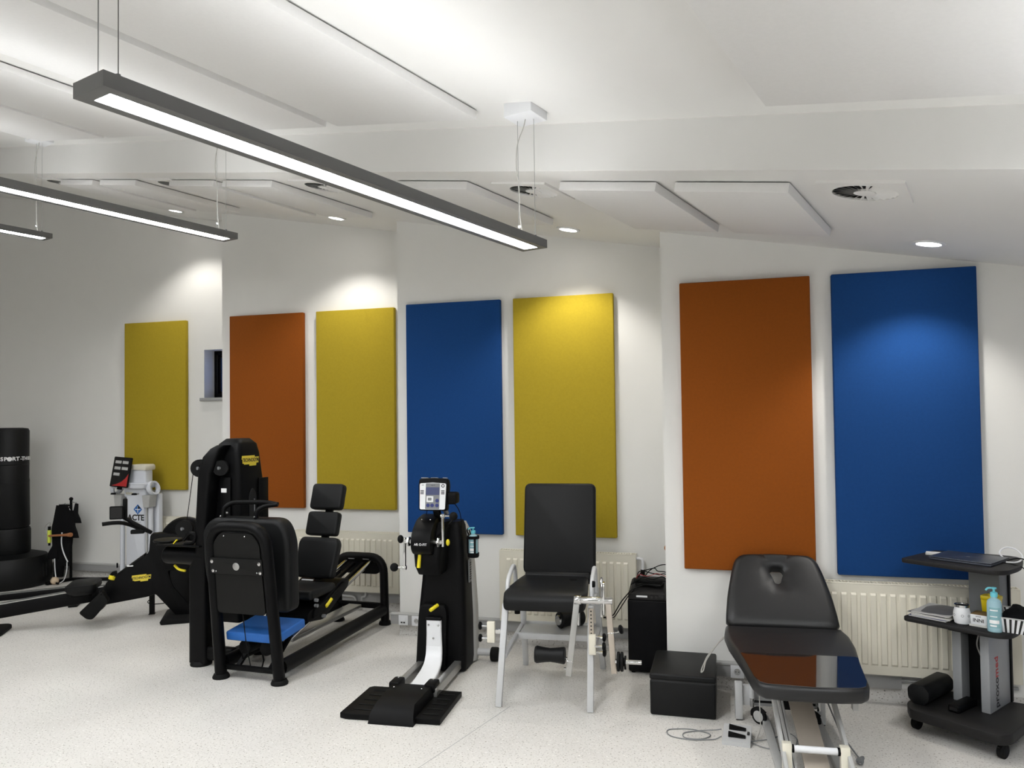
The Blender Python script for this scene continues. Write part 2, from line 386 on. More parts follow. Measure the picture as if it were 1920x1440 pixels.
for s0, s1, t0, lb in ((-.705, .55, .2, 'broad white acoustic panel at top right of the upper ceiling'),
                       (-3.06, -2.11, .1, 'white upper ceiling panel just left of the longest pendant'),
                       (-4.10, -3.15, .1, 'second white upper ceiling panel left of the longest pendant'),
                       (-5.36, -4.43, .1, 'white upper ceiling panel behind the near end of the longest pendant'),
                       (-6.40, -5.43, .1, 'leftmost white upper ceiling panel above the middle pendant')):
    ceil_panel(s0, s1, t0, 3.02, DROP, .008, .04, lb, 'large white panels under the upper ceiling')
# swirl air diffusers
def diffuser(s, t, label):
    o = ceil_thing('air_diffuser', label, 'air vent', s, t, 0, 'round swirl air diffusers'); h = .175; r = .135
    ring = [(r*math.cos(2*math.pi*k/40), r*math.sin(2*math.pi*k/40)) for k in range(40)]
    b = B(); n = 40; outer = []
    for k in range(n):
        a = 2*math.pi*k/n; q = h/max(abs(math.cos(a)), abs(math.sin(a))); outer.append((q*math.cos(a), q*math.sin(a)))
    V = [(x, y, -.012) for x, y in ring]+[(x, y, -.012) for x, y in outer]+[(x, y, 0) for x, y in outer]+[(x, y, -.001) for x, y in ring]
    b.faces(V, [(k, (k+1) % n, n+(k+1) % n, n+k) for k in range(n)]+[(n+k, n+(k+1) % n, 2*n+(k+1) % n, 2*n+k) for k in range(n)]+[(3*n+k, 3*n+(k+1) % n, (k+1) % n, k) for k in range(n)])
    b.o('face_plate', 'ceil', o)
    B().cyl((0, 0, -.002), (0, 0, -.001), r, n=40).o('dark_throat', 'rubber', o)
    me = None
    for k in range(24):
        if me is None:
            v = B().faces([(.045, -.0035, -.004), (r, -.013, -.004), (r, .006, -.0115), (.045, .003, -.0115)], [(0, 1, 2, 3)]).o('vane', 'ceil', o); me = v.data
        else:
            v = bpy.data.objects.new('vane', me); COL.objects.link(v); v.parent = o
        v.rotation_euler = (0, 0, 2*math.pi*k/24)
    B().cyl((0, 0, -.013), (0, 0, -.002), .046, n=20).o('hub', 'ceil', o)
for s, t, lb in ((-.465, 3.61, 'rightmost square air diffuser with a round swirl grille'),
                 (-2.18, 3.66, 'square air diffuser with swirl grille behind the cables of the longest pendant'),
                 (-3.80, 3.62, 'square air diffuser with swirl grille above the middle of the longest pendant'),
                 (-5.44, 3.60, 'square air diffuser with swirl grille between two pairs of ceiling panels'),
                 (-7.10, 3.58, 'leftmost square air diffuser with swirl grille, partly hidden by pendant')):
    diffuser(s, t, lb)
# recessed downlights
def downlight(s, t, label):
    o = ceil_thing('downlight', label, 'downlight', s, t, 0, 'round recessed downlights along the wall')
    B().lathe([(.062, -.0005), (.085, -.0005), (.086, -.006), (.080, -.011), (.064, -.010)], 28, None, True).o('trim_ring', 'white', o)
    B().lathe([(.001, -.009), (.055, -.009), (.063, -.006), (.063, -.002), (.001, -.002)], 28).o('lens', 'spot', o)
    l = bpy.data.lights.new('downlight_beam', 'SPOT'); l.energy = SPOT_W; l.spot_size = R(112); l.spot_blend = .55; l.shadow_soft_size = .05; l.color = (1, .97, .92)
    lo = bpy.data.objects.new('downlight_beam', l); COL.objects.link(lo); p = st(s, t, cz(s, -.03)); lo.location = p
for s, t, lb in ((-.30, 4.77, 'rightmost lit downlight above the blue panel'),
                 (-2.58, 4.81, 'lit downlight right of the far end of the longest pendant'),
                 (-4.84, 4.74, 'lit downlight above the yellow panel left of the wall step'),
                 (-7.12, 4.70, 'leftmost lit downlight above the far pendant')):
    downlight(s, t, lb)

# ------------------------------------------------------------------ pendant lights: y along the lamp
def pendant(s, z, t0, t1, label, canopy_far=True):
    o = thing('pendant_light', label, 'pendant light', st(s, t0, z), -math.degrees(PH), 'long graphite pendant lights'); L = t1-t0; hw, hh = .068, .036
    b = B()
    for x0, x1, y0, y1 in ((-hw, -hw+.012, 0, L), (hw-.012, hw, 0, L), (-hw+.012, hw-.012, 0, .012), (-hw+.012, hw-.012, L-.012, L)): b.box(x0, x1, y0, y1, 0, hh)
    b.o('housing', 'lamp', o)
    b = B()
    for x0, x1, y0, y1 in ((-hw, -.036, 0, L), (.036, hw, 0, L), (-.036, .036, 0, .035), (-.036, .036, L-.035, L)): b.box(x0, x1, y0, y1, -.003, .001)
    b.o('lower_frame', 'lamp', o)
    B().box(-.036, .036, .035, L-.035, .0005, .003).o('diffuser', 'tube_d', o)
    B().box(-.05, .05, .05, L-.05, .022, .024).o('uplight_strip', 'tube_u', o)
    top = cz(s, DROP)-z
    for y, nm in ((.05, 0), (L-.07, 1)):
        for x in (-.045, .045):
            zt_ = cz(s+x, DROP)-z-(.055 if nm else 0)
            B().cyl((x, y, hh), (x, y, zt_), .0016, n=6).o('suspension_cable', 'alu' if nm else 'lamp', o)
            B().cyl((x, y, hh-.001), (x, y, hh+.012), .006, n=8).o('cable_grip', 'lamp', o)
    # ceiling rose at the far end with its curly feed
    B().box(-.075, .075, L-.145, L+.005, top-.055, top+.012, .004).o('ceiling_rose', 'white', o)
    B().tube([(.0, L-.07, top-.05), (-.01, L-.07, top-.09), (-.045, L-.075, top-.16), (-.052, L-.08, top-.27), (-.035, L-.075, top-.38), (-.04, L-.07, .16), (-.03, L-.07, .09), (-.02, L-.07, hh)], .0026, 6, fr=.05).o('feed_cord', 'cordg', o)
    B().ball((-.041, L-.071, .10), .008, 8).o('cord_clip', 'white', o)
    B().box(-.04, .04, L-.11, L-.05, hh-.002, hh+.006, .002).o('end_cap', 'white', o)
pendant(-1.845, 2.557, .985, 3.10, 'longest graphite pendant lamp in front, running from top left to the centre')
pendant(-4.105, 2.915, .985, 3.10, 'middle graphite pendant lamp hanging above the weight tower')
pendant(-6.39, 3.24, .985, 3.10, 'small graphite pendant lamp end at the far left edge')
for s, z in ((.43, 2.17),): pendant(s, z, .985, 3.10, 'graphite pendant lamp hanging out of sight beyond the right edge')
for s, z, q in ((.43, 2.17, 'right'), (-1.845, 2.557, 'second from right'), (-4.105, 2.915, 'third from right'), (-6.39, 3.24, 'leftmost')): pendant(s, z, -2.1, .1, 'unseen graphite pendant lamp added behind the viewer for light, %s of four' % q)  # unseen second row of pendants, added to light the room from behind

# ------------------------------------------------------------------ radiators
def radiator(k, u0, u1, label, z0=.185, z1=.725):
    o = wall_thing('radiator', label, 'radiator', k, u0, z0, 0, 'cream panel radiators under the coloured panels'); L = u1-u0; h = z1-z0
    yf = -.10
    # pressed front sheet: proud flutes between narrow grooves
    b = B(); pr = [(.0, yf), (.045, yf)]; x = .045; n = max(4, int((L-.09)/.052)); pt = (L-.09)/n
    for i in range(n): pr += [(x+.009, yf), (x+.014, yf-.010), (x+pt-.012, yf-.010), (x+pt-.007, yf)]; x += pt
    pr += [(L, yf)]
    lo, hi = .055, h-.055; V = []; F = []
    rows = ((0, 0), (lo, 0), (lo+.012, 1), (hi-.012, 1), (hi, 0), (h, 0))
    for z, on in rows: V += [(px, py if on else yf, z) for px, py in pr]
    m = len(pr)
    for r in range(len(rows)-1):
        for i in range(m-1): F.append((r*m+i, r*m+i+1, (r+1)*m+i+1, (r+1)*m+i))
    b.faces(V, F); b.o('front_panel', 'cream', o, 25)
    B().box(0, L, yf+.0005, yf+.018, 0, h).o('front_water_jacket', 'cream', o)
    B().box(.01, L-.01, -.05, -.035, .01, h-.01, .003).o('rear_panel', 'cream', o)
    b = B()
    b.box(0, L, yf-.001, yf+.006, h-.004, h+.006, .002).box(0, L, -.04, -.03, h-.004, h+.006, .002)
    x = .01
    while x < L-.02: b.box(x, x+.007, yf+.005, -.038, h-.002, h+.003); x += .02
    b.o('top_grille', 'cream', o)
    for x in (-.004, L-.002): B().box(x, x+.006, yf-.001, -.03, -.002, h+.006, .002).o('side_cover', 'cream', o)
    for x in (.12, L-.12): B().box(x-.02, x+.02, -.035, -.0005, h-.15, h-.08, .003).o('wall_bracket', 'cream', o)
    return o, L, h
oa, La, ha = radiator('A', .50, 1.62, 'cream ribbed radiator behind the treatment table and the trolley')
ob_, Lb, hb = radiator('B', -1.705, -.655, 'cream ribbed radiator behind the black upholstered leg chair')
oc, Lc, hc = radiator('C', -3.92, -2.86, 'cream ribbed radiator behind the leg press')
od, Ld, hd = radiator('D', -6.10, -5.25, 'cream ribbed radiator end behind the white measuring column')
# valve with thermostat head at the right of the centre radiator, pipes below
B().tube([(Lb, -.06, hb-.03), (Lb+.05, -.06, hb-.03), (Lb+.05, -.06, hb-.12)], .012, 10, fr=.04).o('valve_elbow', 'white', ob_)
B().cyl((Lb+.05, -.06, hb-.11), (Lb+.05, -.06, hb-.15), .016, n=12).o('valve_collar', 'blackp', ob_)
v = B().lathe([(.001, -.052), (.02, -.052), (.026, -.04), (.027, 0), (.02, .008), (.001, .008)], 16, T(Lb+.05, -.07, hb-.175) @ RX(90)).o('thermostat_head', 'white', ob_)
for k in range(8): a = k*math.pi/4; B().box(-.003, .003, -.0265, .0, -.029, -.025, m=T(Lb+.05, -.07, hb-.175) @ RY(45*k) ).o('grip_rib', 'lgrey', v)
B().cyl((Lb+.05, -.06, hb-.2), (Lb+.05, -.06, -.18), .009, n=10).o('supply_pipe', 'lgrey', ob_)
B().tube([(.25, -.06, .0), (.25, -.06, -.05), (.62, -.06, -.05), (.62, -.06, -.16)], .011, 10, fr=.05).o('supply_pipe', 'lgrey', oc)
B().tube([(.72, -.06, .0), (.72, -.06, -.05), (.68, -.06, -.05), (.68, -.06, -.16)], .011, 10, fr=.03).o('return_pipe', 'lgrey', oc)
B().tube([(-.05, -.03, -.045), (La, -.03, -.045)], .011, 8).o('supply_pipe', 'lgrey', oa)

# ------------------------------------------------------------------ sockets in the duct
def socket(k, u, label, kind):
    o = wall_thing('wall_socket', label, 'socket', k, u, .084, .0455, 'sockets in the grey cable duct')
    B().box(-.041, .041, -.008, 0, 0, .082, .004).o('face_plate', 'white', o)
    if kind == 'power':
        B().lathe([(.021, -.001), (.024, 0), (.024, .003), (.021, .003)], 20, T(0, -.008, .041) @ RX(90), True).o('round_rim', 'white', o)
        w_ = B().cyl((0, -.0095, .041), (0, -.0075, .041), .0205, n=20).o('round_well', 'lgrey', o)
        for x, z in ((-.009, .041), (.009, .041)): B().cyl((x, -.0101, z), (x, -.0090, z), .0032, n=8).o('pin_hole', 'ink', w_)
        B().cyl((0, -.018, .053), (0, -.009, .053), .0028, n=8).o('earth_pin', 'steelp', w_)
    else:
        B().box(-.022, .022, -.014, -.0075, .016, .064, .003, m=None).o('data_insert', 'white', o)
        for x in (-.011, .011): B().box(x-.008, x+.008, -.0146, -.0138, .018, .030).o('data_port', 'ink', o)
socket('B', -2.545, 'white data socket in the duct left of the hand crank trainer', 'data')
socket('B', -2.43, 'white socket in the duct half hidden behind the hand crank trainer', 'power')
socket('A', .05, 'white power socket in the duct beside the treatment table', 'power')
# small turned knob on the return of the wall
p = cA+yd*.06; p.z = .875
o = thing('coat_hook', 'small brass coloured hook on the edge of the wall above the speaker', 'hook', p, -math.degrees(PH))
B().lathe([(.006, 0), (.007, .012), (.016, .018), (.018, .026), (.010, .032), (.001, .033)], 14, T(.003, 0, 0) @ RY(-90)).o('knob_head', 'wood', o)
# ------------------------------------------------------------------ leg extension chair
o = thing('leg_extension_chair', 'black upholstered leg training chair with silver tube frame and chrome lever arm', 'exercise chair', (.255, 5.005, 0), -10.9)
seat = []
pad = lambda x0, x1, y0, y1, z0, z1, r: B().box(x0, x1, y0, y1, z0, z1, r, 4)
# seat: waterfall front, slightly wider in front
secs = []
for y, z0, z1, hw in ((-.40, .595, .640, .225), (-.39, .580, .665, .245), (-.34, .575, .690, .252), (-.2, .585, .693, .25), (.05, .600, .690, .235), (.17, .605, .686, .225), (.19, .615, .670, .215)):
    secs.append([(x-.01, y, z) for x, z in rrect(-hw, hw, z0, z1, min(.03, (z1-z0)*.45), 4)])
s_ = B().loft(secs).o('seat', 'vinyl', o, 50)
B().lathe([(.024, 0), (.030, .001), (.030, .004), (.026, .006), (.001, .006)], 18, T(.13, .02, .688)).o('seat_button', 'blackp', s_)
mb = T(0.015, .20, .70) @ RX(-11)
B().prism(rrect(-.248, .248, -.015, .605, .045), -.035, .03, mb @ MXZ, .022, 3).o('backrest', 'vinyl', o, 50)
B().cyl((-.215, .19, .67), (.225, .19, .67), .042, n=18, bev=.01).o('lumbar_roll', 'vinyl', o)
for x in (-.14, .17): B().bar((x, .245, .60), (x, .33, 1.1), .03, .02, .003).o('back_support', 'silver', o)
for sx, x0, x1 in ((-1, -.258, -.289), (1, .272, .268)):
    B().bar((x0, -.30, .60), (x1, -.404, 0), .038, .032, .004).o('leg', 'silver', o)
for x0, x1 in ((-.245, -.261), (.262, .287)):
    B().bar((x0, .20, .60), (x1, .404, 0), .038, .032, .004).o('leg', 'silver', o)
for x in (-.25, .268): B().bar((x, -.32, .585), (x, .23, .585), .03, .03, .004).o('seat_rail', 'silver', o)
for x in (-.262, .27): B().bar((x, -.345, .29), (x+.0, .31, .31), .028, .028, .004).o('side_stretcher', 'silver', o)
B().bar((-.262, .07, .30), (.27, .07, .30), .025, .04, .004).o('cross_stretcher', 'silver', o)
B().bar((-.25, .31, .32), (.27, .31, .32), .025, .03, .004).o('rear_stretcher', 'silver', o)
B().box(-.24, .26, .08, .30, .312, .322, .003).o('shelf_plate', 'lgrey', o)
for x in (-.255, .275): B().tube([(x, -.27, .60), (x, -.25, .735), (x, -.02, .80), (x, .05, .61)], .014, 10, fr=.07).o('hand_rail', 'silver', o)
# lever arm assembly on the right
lev = B().cyl((.20, -.42, .665), (.41, -.42, .665), .022, n=18, bev=.003).o('lever_axle', 'chrome', o)
B().cyl((.183, -.42, .665), (.225, -.42, .665), .027, n=18, bev=.003).o('axle_sleeve', 'chrome', lev)
lv = B().bar((.20, -.42, .66), (.145, -.44, .22), .036, .025, .003).o('lever_arm', 'alu', o)
B().bar((.1555, -.437, .31), (.1545, -.4372, .303), .04, .029, .002).o('telescopic_collar', 'chrome', lv)
B().cyl((.12, -.445, .262), (.135, -.445, .262), .008, n=8).o('bolt', 'chrome', lv)
rl = B().lathe([(.001, 0), (.045, 0), (.050, .008), (.043, .06), (.040, .09), (.043, .12), (.051, .172), (.045, .182), (.001, .182)], 20, T(.125, -.42, .332) @ RY(-90)).o('shin_roll', 'vinyl', o)
B().cyl((.12, -.43, .322), (.15, -.432, .318), .007, n=8).o('roll_pin', 'chrome', rl)
wa = B().bar((.385, -.42, .65), (.415, -.43, .245), .034, .026, .003).o('weight_arm', 'steelp', o)
B().bar((.397, -.424, .482), (.3975, -.4242, .476), .039, .031, .002).o('telescopic_collar', 'chrome', wa)
k = B().tube([(.42, -.43, .485), (.44, -.44, .49), (.45, -.445, .50)], .006, 8).o('clamp_stem', 'chrome', wa)
B().lathe([(.001, 0), (.02, 0), (.027, .006), (.027, .014), (.018, .02), (.001, .02)], 12, T(.45, -.445, .505) @ RX(35) @ RY(70)).o('clamp_knob', 'blackp', wa)
B().cyl((.42, -.43, .315), (.575, -.43, .315), .0135, n=14, bev=.002).o('weight_peg', 'chrome', o)
for x in (.432, .452): B().cyl((x, -.43, .315), (x+.017, -.43, .315), .056, n=24, bev=.005).o('weight_disc', 'rubber', o)
cl = B().cyl((.47, -.43, .315), (.482, -.43, .315), .026, n=12, bev=.002).o('lock_collar', 'blackp', o)
for a in (30, 150, 270): B().bar((.476, -.43, .315), (.476+.004, -.43+.045*math.cos(R(a)), .315+.045*math.sin(R(a))), .012, .008, .002).o('collar_wing', 'blackp', cl)
# chrome sector plate and adjuster behind
B().tube([(.345, -.40, .60), (.345, -.42, .56), (.345, -.40, .74), (.345, -.37, .80), (.345, -.33, .74), (.345, -.34, .62)], .007, 8, fr=.03).o('sector_plate', 'chrome', o)
B().prism(rrect(-.045, .045, -.09, .11, .04), -.004, .004, T(.36, -.41, .665) @ MYZ).o('crank_plate', 'chrome', o)
B().lathe([(.001, 0), (.016, 0), (.02, .006), (.02, .018), (.001, .02)], 12, T(.30, -.3, .735) @ RY(-90)).o('seat_lock_knob', 'blackp', o)
# hole strip with two clamp blocks and star knobs, one each side
hs = B().box(.262, .292, -.36, -.345, .36, .60, .003).o('hole_strip', 'steelp', o)
for i in range(9): B().cyl((.277, -.361, .585-i*.022), (.277, -.3605, .585-i*.022), .005, n=8).o('index_hole', 'ink', hs)
def star(x, y, z, d, par):
    B().lathe([(.001, 0), (.019, 0), (.026, .007), (.024, .016), (.012, .021), (.001, .022)], 10, T(x, y, z) @ d).o('star_knob', 'blackp', par)
bl = B().box(.262, .305, -.385, -.35, .33, .45, .006).o('clamp_block', 'cream', o)
for z, y in ((.435, -.37), (.345, -.37), (.39, -.40)):
    B().cyl((.30, y, z), (.345, y, z), .007, n=8).o('clamp_stem', 'chrome', bl); star(.345, y, z, RY(90), bl)
bl = B().box(-.375, -.325, -.33, -.30, .36, .49, .006).o('clamp_block', 'cream', o)
B().bar((-.33, -.31, .43), (-.27, -.31, .43), .02, .03, .003).o('clamp_arm', 'chrome', bl)
for z in (.46, .385):
    B().cyl((-.375, -.315, z), (-.41, -.315, z), .007, n=8).o('clamp_stem', 'chrome', bl); star(-.41, -.315, z, RY(-90), bl)
B().cyl((-.20, -.22, .575), (-.20, -.22, .52), .022, .018, 12).o('lower_spigot', 'blackp', o)
B().cyl((.19, -.25, .58), (.19, -.25, .47), .011, n=10).o('lock_pin', 'chrome', o)
# loose second roll lying on the stretcher shelf
r2 = thing('shin_roll', 'black padded roll with chrome end lying on the shelf under the leg chair', 'pad', Vector((.30, 5.19, .379)), 28)
B().lathe([(.001, 0), (.050, 0), (.057, .008), (.047, .07), (.047, .11), (.056, .175), (.048, .185), (.001, .185)], 20, RY(90)).o('roll_cover', 'vinyl', r2)
B().lathe([(.001, -.012), (.032, -.012), (.036, -.004), (.036, .001)], 16, RY(90)).o('chrome_end', 'chrome', r2)

# ------------------------------------------------------------------ black speaker box with an amplifier and cables on it
SPK = Matrix.Translation((.775, 5.245, 0)) @ RZ(-15)
o = thing('speaker_box', 'tall black speaker box standing in the corner behind the chair', 'speaker', (.775, 5.245, 0), -15)
B().box(0, .27, 0, .34, .012, .50, .012, 3).o('cabinet', 'blackp', o)
B().box(.012, .258, -.006, .002, .03, .485, .004).o('front_grille', 'cloth', o)
for x in (.03, .24):
    for y in (.03, .31): B().cyl((x, y, 0), (x, y, .014), .014, n=10).o('rubber_foot', 'rubber', o)
o = thing('amplifier', 'small charcoal amplifier unit lying on the speaker box', 'amplifier', SPK @ Vector((0, 0, .5)), -15)
B().loft([[(x, y, z) for x, y, z in ((.005, .01, .001), (.255, .01, .001), (.255, .26, .001), (.005, .26, .001))], [(.005, .005, .04), (.255, .005, .04), (.255, .26, .085), (.005, .26, .085)], [(.02, .03, .055), (.24, .03, .055), (.24, .25, .1), (.02, .25, .1)]]).o('casing', 'dgrey', o)
B().box(.06, .135, .004, .010, .018, .030, .001).o('white_label', 'white', o)
for x in (.165, .195): B().cyl((x, -.002, .022), (x, .012, .022), .009, n=10).o('jack_socket', 'ink', o)
B().box(.212, .245, .0035, .010, .012, .036, .002).o('power_inlet', 'ink', o)
def cable(label, pts, r, m, name='cable', fr=.03, group=None):
    return tag(B().tube(pts, r, 6, fr=fr).o(name, m), label, 'cable', group)
sp = lambda x, y, z: SPK @ Vector((x, y, z))
cable('black cable hanging in a loop from the speaker box to the chair', [sp(.25, .1, .56), sp(.12, .05, .60), sp(.03, .0, .57), sp(-.04, -.03, .49), sp(-.09, -.04, .40), sp(-.115, -.045, .385)], .004, 'rubber')
cable('second black cable hanging beside the first from the speaker box', [sp(.22, .12, .585), sp(.08, .06, .60), sp(.01, .0, .53), sp(-.05, -.035, .44), sp(-.085, -.05, .385), sp(-.115, -.05, .383)], .0035, 'rubber')
pl_ = thing('cable_plug', 'black angled plug at the end of the hanging cables', 'plug', sp(-.13, -.047, .375), -15)
B().box(-.012, .022, -.010, .010, -.008, .022, .004).o('plug_body', 'rubber', pl_); B().cyl((-.03, 0, .006), (-.012, 0, .006), .006, n=8).o('plug_tip', 'rubber', pl_)
for i in range(5):
    rnd = random.Random(i); y = .03+.035*i
    pts = [sp(.28+.02*i, y, .59+.01*i)]+[sp(.25-.045*j+rnd.uniform(-.02, .02), y+rnd.uniform(-.03, .05), .625+.012*i+rnd.uniform(-.018, .022)) for j in range(5)]+[sp(.02+.01*i, y+.02, .59)]
    cable(['black cable looping high over the amplifier', 'black cable lying flat along the front of the tangle', 'thin dark red cable in the tangle on the amplifier', 'black cable in the middle of the tangle on the amplifier', 'rearmost black cable of the tangle on the amplifier'][i], pts, .0035 if i != 2 else .002, 'rubber' if i != 2 else 'red')
cable('black cable rising in a wide arc out of the tangle behind the wall edge', [sp(.1, .2, .62), sp(.14, .2, .67), sp(.22, .2, .71), sp(.33, .2, .71)], .0035, 'rubber')
hp = thing('cable_bundle_box', 'flat black electrode box under the cables on the amplifier', 'box', SPK @ Vector((.03, .05, .582)), -22)
B().box(0, .20, .03, .17, .016, .042, .008).o('lid', 'blackp', hp); B().box(.01, .19, .04, .16, .0, .018, .004).o('base', 'dgrey', hp)

# ------------------------------------------------------------------ black cube stool
o = thing('cube_stool', 'low black vinyl cube stool beside the treatment table', 'stool', (.79, 4.51, 0), -15.5)
B().box(0, .375, .0, .47, .0, .205, .012, 3).o('base_cushion', 'vinyl', o)
B().box(-.002, .377, -.002, .472, .2055, .243, .012, 3).o('top_cushion', 'vinyl', o)
B().box(.004, .371, .004, .466, .2, .21).o('seam_gap', 'ink', o)

# ------------------------------------------------------------------ treatment table
o = thing('treatment_table', 'charcoal treatment table with raised head section and grey lifting frame', 'treatment table', (1.56, 4.45, 0), -12)
ZT = .52
def half(t):   # half widths left/right down the flat part
    pts = [(0, .315), (.15, .330), (.35, .322), (.7, .285), (1.0, .262), (1.12, .245)]
    for (a, va), (b_, vb) in zip(pts, pts[1:]):
        if a <= t <= b_: return va+(vb-va)*(t-a)/(b_-a)
    return pts[-1][1]
out = []
ys = [0, -.08, -.15, -.25, -.35, -.5, -.7, -.85, -1.0]
L_ = [(-half(-y)+.0, y) for y in ys]; Rr = [(half(-y)+.0, y) for y in ys]
foot = [(-.245, -1.08), (-.215, -1.12), (-.12, -1.138), (.0, -1.142), (.12, -1.138), (.215, -1.12), (.245, -1.08)]
poly = L_+foot+Rr[::-1]
LT = T(0, 0, ZT) @ RZ(1.4) @ RX(3.4) @ Matrix.Diagonal((1.03, .77, 1, 1)) @ T(0, 0, -ZT)      # the leg part dips slightly to the foot end
flat = B().prism(poly, ZT-.075, ZT, LT, .026, 4).o('leg_cushion', 'vinylg', o, 50)
hm = T(0, .01, ZT-.02) @ RX(51)
HS = .83
hp_ = [(x, y*HS) for x, y in [(-.315, .0), (.315, .0), (.318, .06), (.30, .25), (.265, .45), (.24, .545), (.20, .58), (0, .592), (-.20, .58), (-.24, .545), (-.265, .45), (-.30, .25), (-.318, .06)]]
# head cushion with a teardrop nose slot: ring of quads between outline and slot
def head(mtx):
    N = 64; b = B()
    def resample(pts):
        P = [Vector((x, y, 0)) for x, y in pts]; c = Vector((0, .35, 0)); res = []
        for k in range(N):
            a = 2*math.pi*k/N; d = Vector((math.cos(a), math.sin(a), 0)); best = None
            for i in range(len(P)):
                p, q = P[i], P[(i+1) % len(P)]; e = q-p; den = d.x*e.y-d.y*e.x
                if abs(den) < 1e-9: continue
                t = ((p.x-c.x)*e.y-(p.y-c.y)*e.x)/den; u = ((p.x-c.x)*d.y-(p.y-c.y)*d.x)/den
                if t > 0 and -1e-6 <= u <= 1+1e-6 and (best is None or t > best): best = t
            res.append(c+d*best)
        return res
    slot = rpoly([(-.016, .285), (.016, .285), (.028, .33), (.046, .365), (.03, .395), (-.03, .395), (-.046, .365), (-.028, .33)], .02, 4)
    O = resample(rpoly(hp_, .03, 3)); I = resample(slot); c = Vector((0, .35, 0))
    def lerp(a, b_, t): return a*(1-t)+b_*t
    lay = []
    lay.append([I[k]+Vector((0, 0, .0)) for k in range(N)])
    lay.append([I[k]+Vector((0, 0, .055)) for k in range(N)])
    lay.append([lerp(I[k], O[k], .10)+Vector((0, 0, .068)) for k in range(N)])
    lay.append([lerp(I[k], O[k], .30)+Vector((0, 0, .076)) for k in range(N)])
    lay.append([lerp(I[k], O[k], .80)+Vector((0, 0, .076)) for k in range(N)])
    lay.append([O[k]+(c-O[k]).normalized()*.022+Vector((0, 0, .074)) for k in range(N)])
    lay.append([O[k]+(c-O[k]).normalized()*.006+Vector((0, 0, .062)) for k in range(N)])
    lay.append([O[k]+Vector((0, 0, .045)) for k in range(N)])
    lay.append([O[k]+Vector((0, 0, .018)) for k in range(N)])
    lay.append([O[k]+(c-O[k]).normalized()*.012+Vector((0, 0, 0)) for k in range(N)])
    V = []; F = []
    for l in lay: V += [mtx @ p for p in l]
    for j in range(len(lay)):
        j2 = (j+1) % len(lay)
        for k in range(N): F.append((j*N+k, j*N+(k+1) % N, j2*N+(k+1) % N, j2*N+k))
    return b.faces(V, F)
head(hm @ T(0, 0, -.045)).o('head_cushion', 'vinylg', o, 50)
# glossy protective sheet round the foot end
sh = [(-half(.62)-.001, -.62), (half(.62)+.001, -.62)]; ysx = [-.7, -.85, -1.0]
shp = [(-half(.62)+.012, -.63), (-half(.62)+.022, -.615)]+[(half(.62)-.022, -.615), (half(.62)-.012, -.63)]+[(half(-y)-.012, y) for y in ysx]+[(.232, -1.08), (.20, -1.108), (.0, -1.128), (-.20, -1.108), (-.232, -1.08)]+[(-half(-y)+.012, y) for y in ysx[::-1]]
B().prism(shp[::-1], ZT+.0005, ZT+.003, LT @ T(0, -1.1, ZT) @ RX(1.0) @ T(0, 1.1, -ZT)).o('protective_sheet', 'sheet', o)
# frames under the cushions
B().box(-.20, .20, -.95, -.02, ZT-.105, ZT-.076, .004, m=LT).o('leg_section_frame', 'lgrey', o)
b = B(); b.box(-.2, .2, .03, .25, -.075, -.05, .004, m=hm).o('head_section_frame', 'lgrey', o)
B().bar((.10, .02, ZT-.11), (.10, .20, ZT+.16), .02, .02, .003).o('gas_spring', 'chrome', o)
# base: rear foot beam with castors, slanted lifting arms, front stand
B().box(-.25, .18, -.075, -.035, .08, .19, .004).o('rear_crossbeam', 'silver', o)
for x in (-.262, .186):
    B().box(x-.02, x+.02, -.10, -.06, .006, .215, .003).o('rear_post', 'silver', o)
    B().box(x-.017, x+.017, -.097, -.063, 0, .008, .001).o('post_foot', 'rubber', o)
def castor(par, x, y, r=.045, wd_=.022, z0=0.0, hub='lgrey', rot=0):
    m = T(x, y, r+z0) @ RZ(rot)
    w_ = B()
    w_.lathe([(r-.012, -wd_/2), (r, -wd_/2+.004), (r, wd_/2-.004), (r-.012, wd_/2)], 24, m @ RY(90)); t_ = w_.o('castor_tyre', 'rubber', par)
    B().lathe([(.001, -wd_/2-.003), (r-.014, -wd_/2-.001), (r-.014, wd_/2+.001), (.001, wd_/2+.003)], 20, m @ RY(90)).o('castor_hub', hub, t_)
    B().tube([m @ Vector((0, r*1.05, -.01)), m @ Vector((0, r*1.08, r*.5)), m @ Vector((0, .0, r*1.12)), m @ Vector((0, -r*.9, r*.6))], .008, 8, fr=.03).o('castor_fork', 'rubber', t_)
    return m
for x, sx in ((-.155, 1), (.135, -1)):
    castor(o, x, -.13, rot=50)
    B().cyl((x-.035*sx, -.10, .085), (x-.035*sx, -.10, .20), .012, n=12).o('castor_pedal_tube', 'chrome', o)
    B().cyl((x-.035*sx, -.10, .135), (x-.035*sx, -.10, .215), .017, n=12).o('castor_sleeve', 'silver', o)
B().cyl((-.18, -.115, .12), (.15, -.115, .12), .007, n=8).o('brake_rod', 'rubber', o)
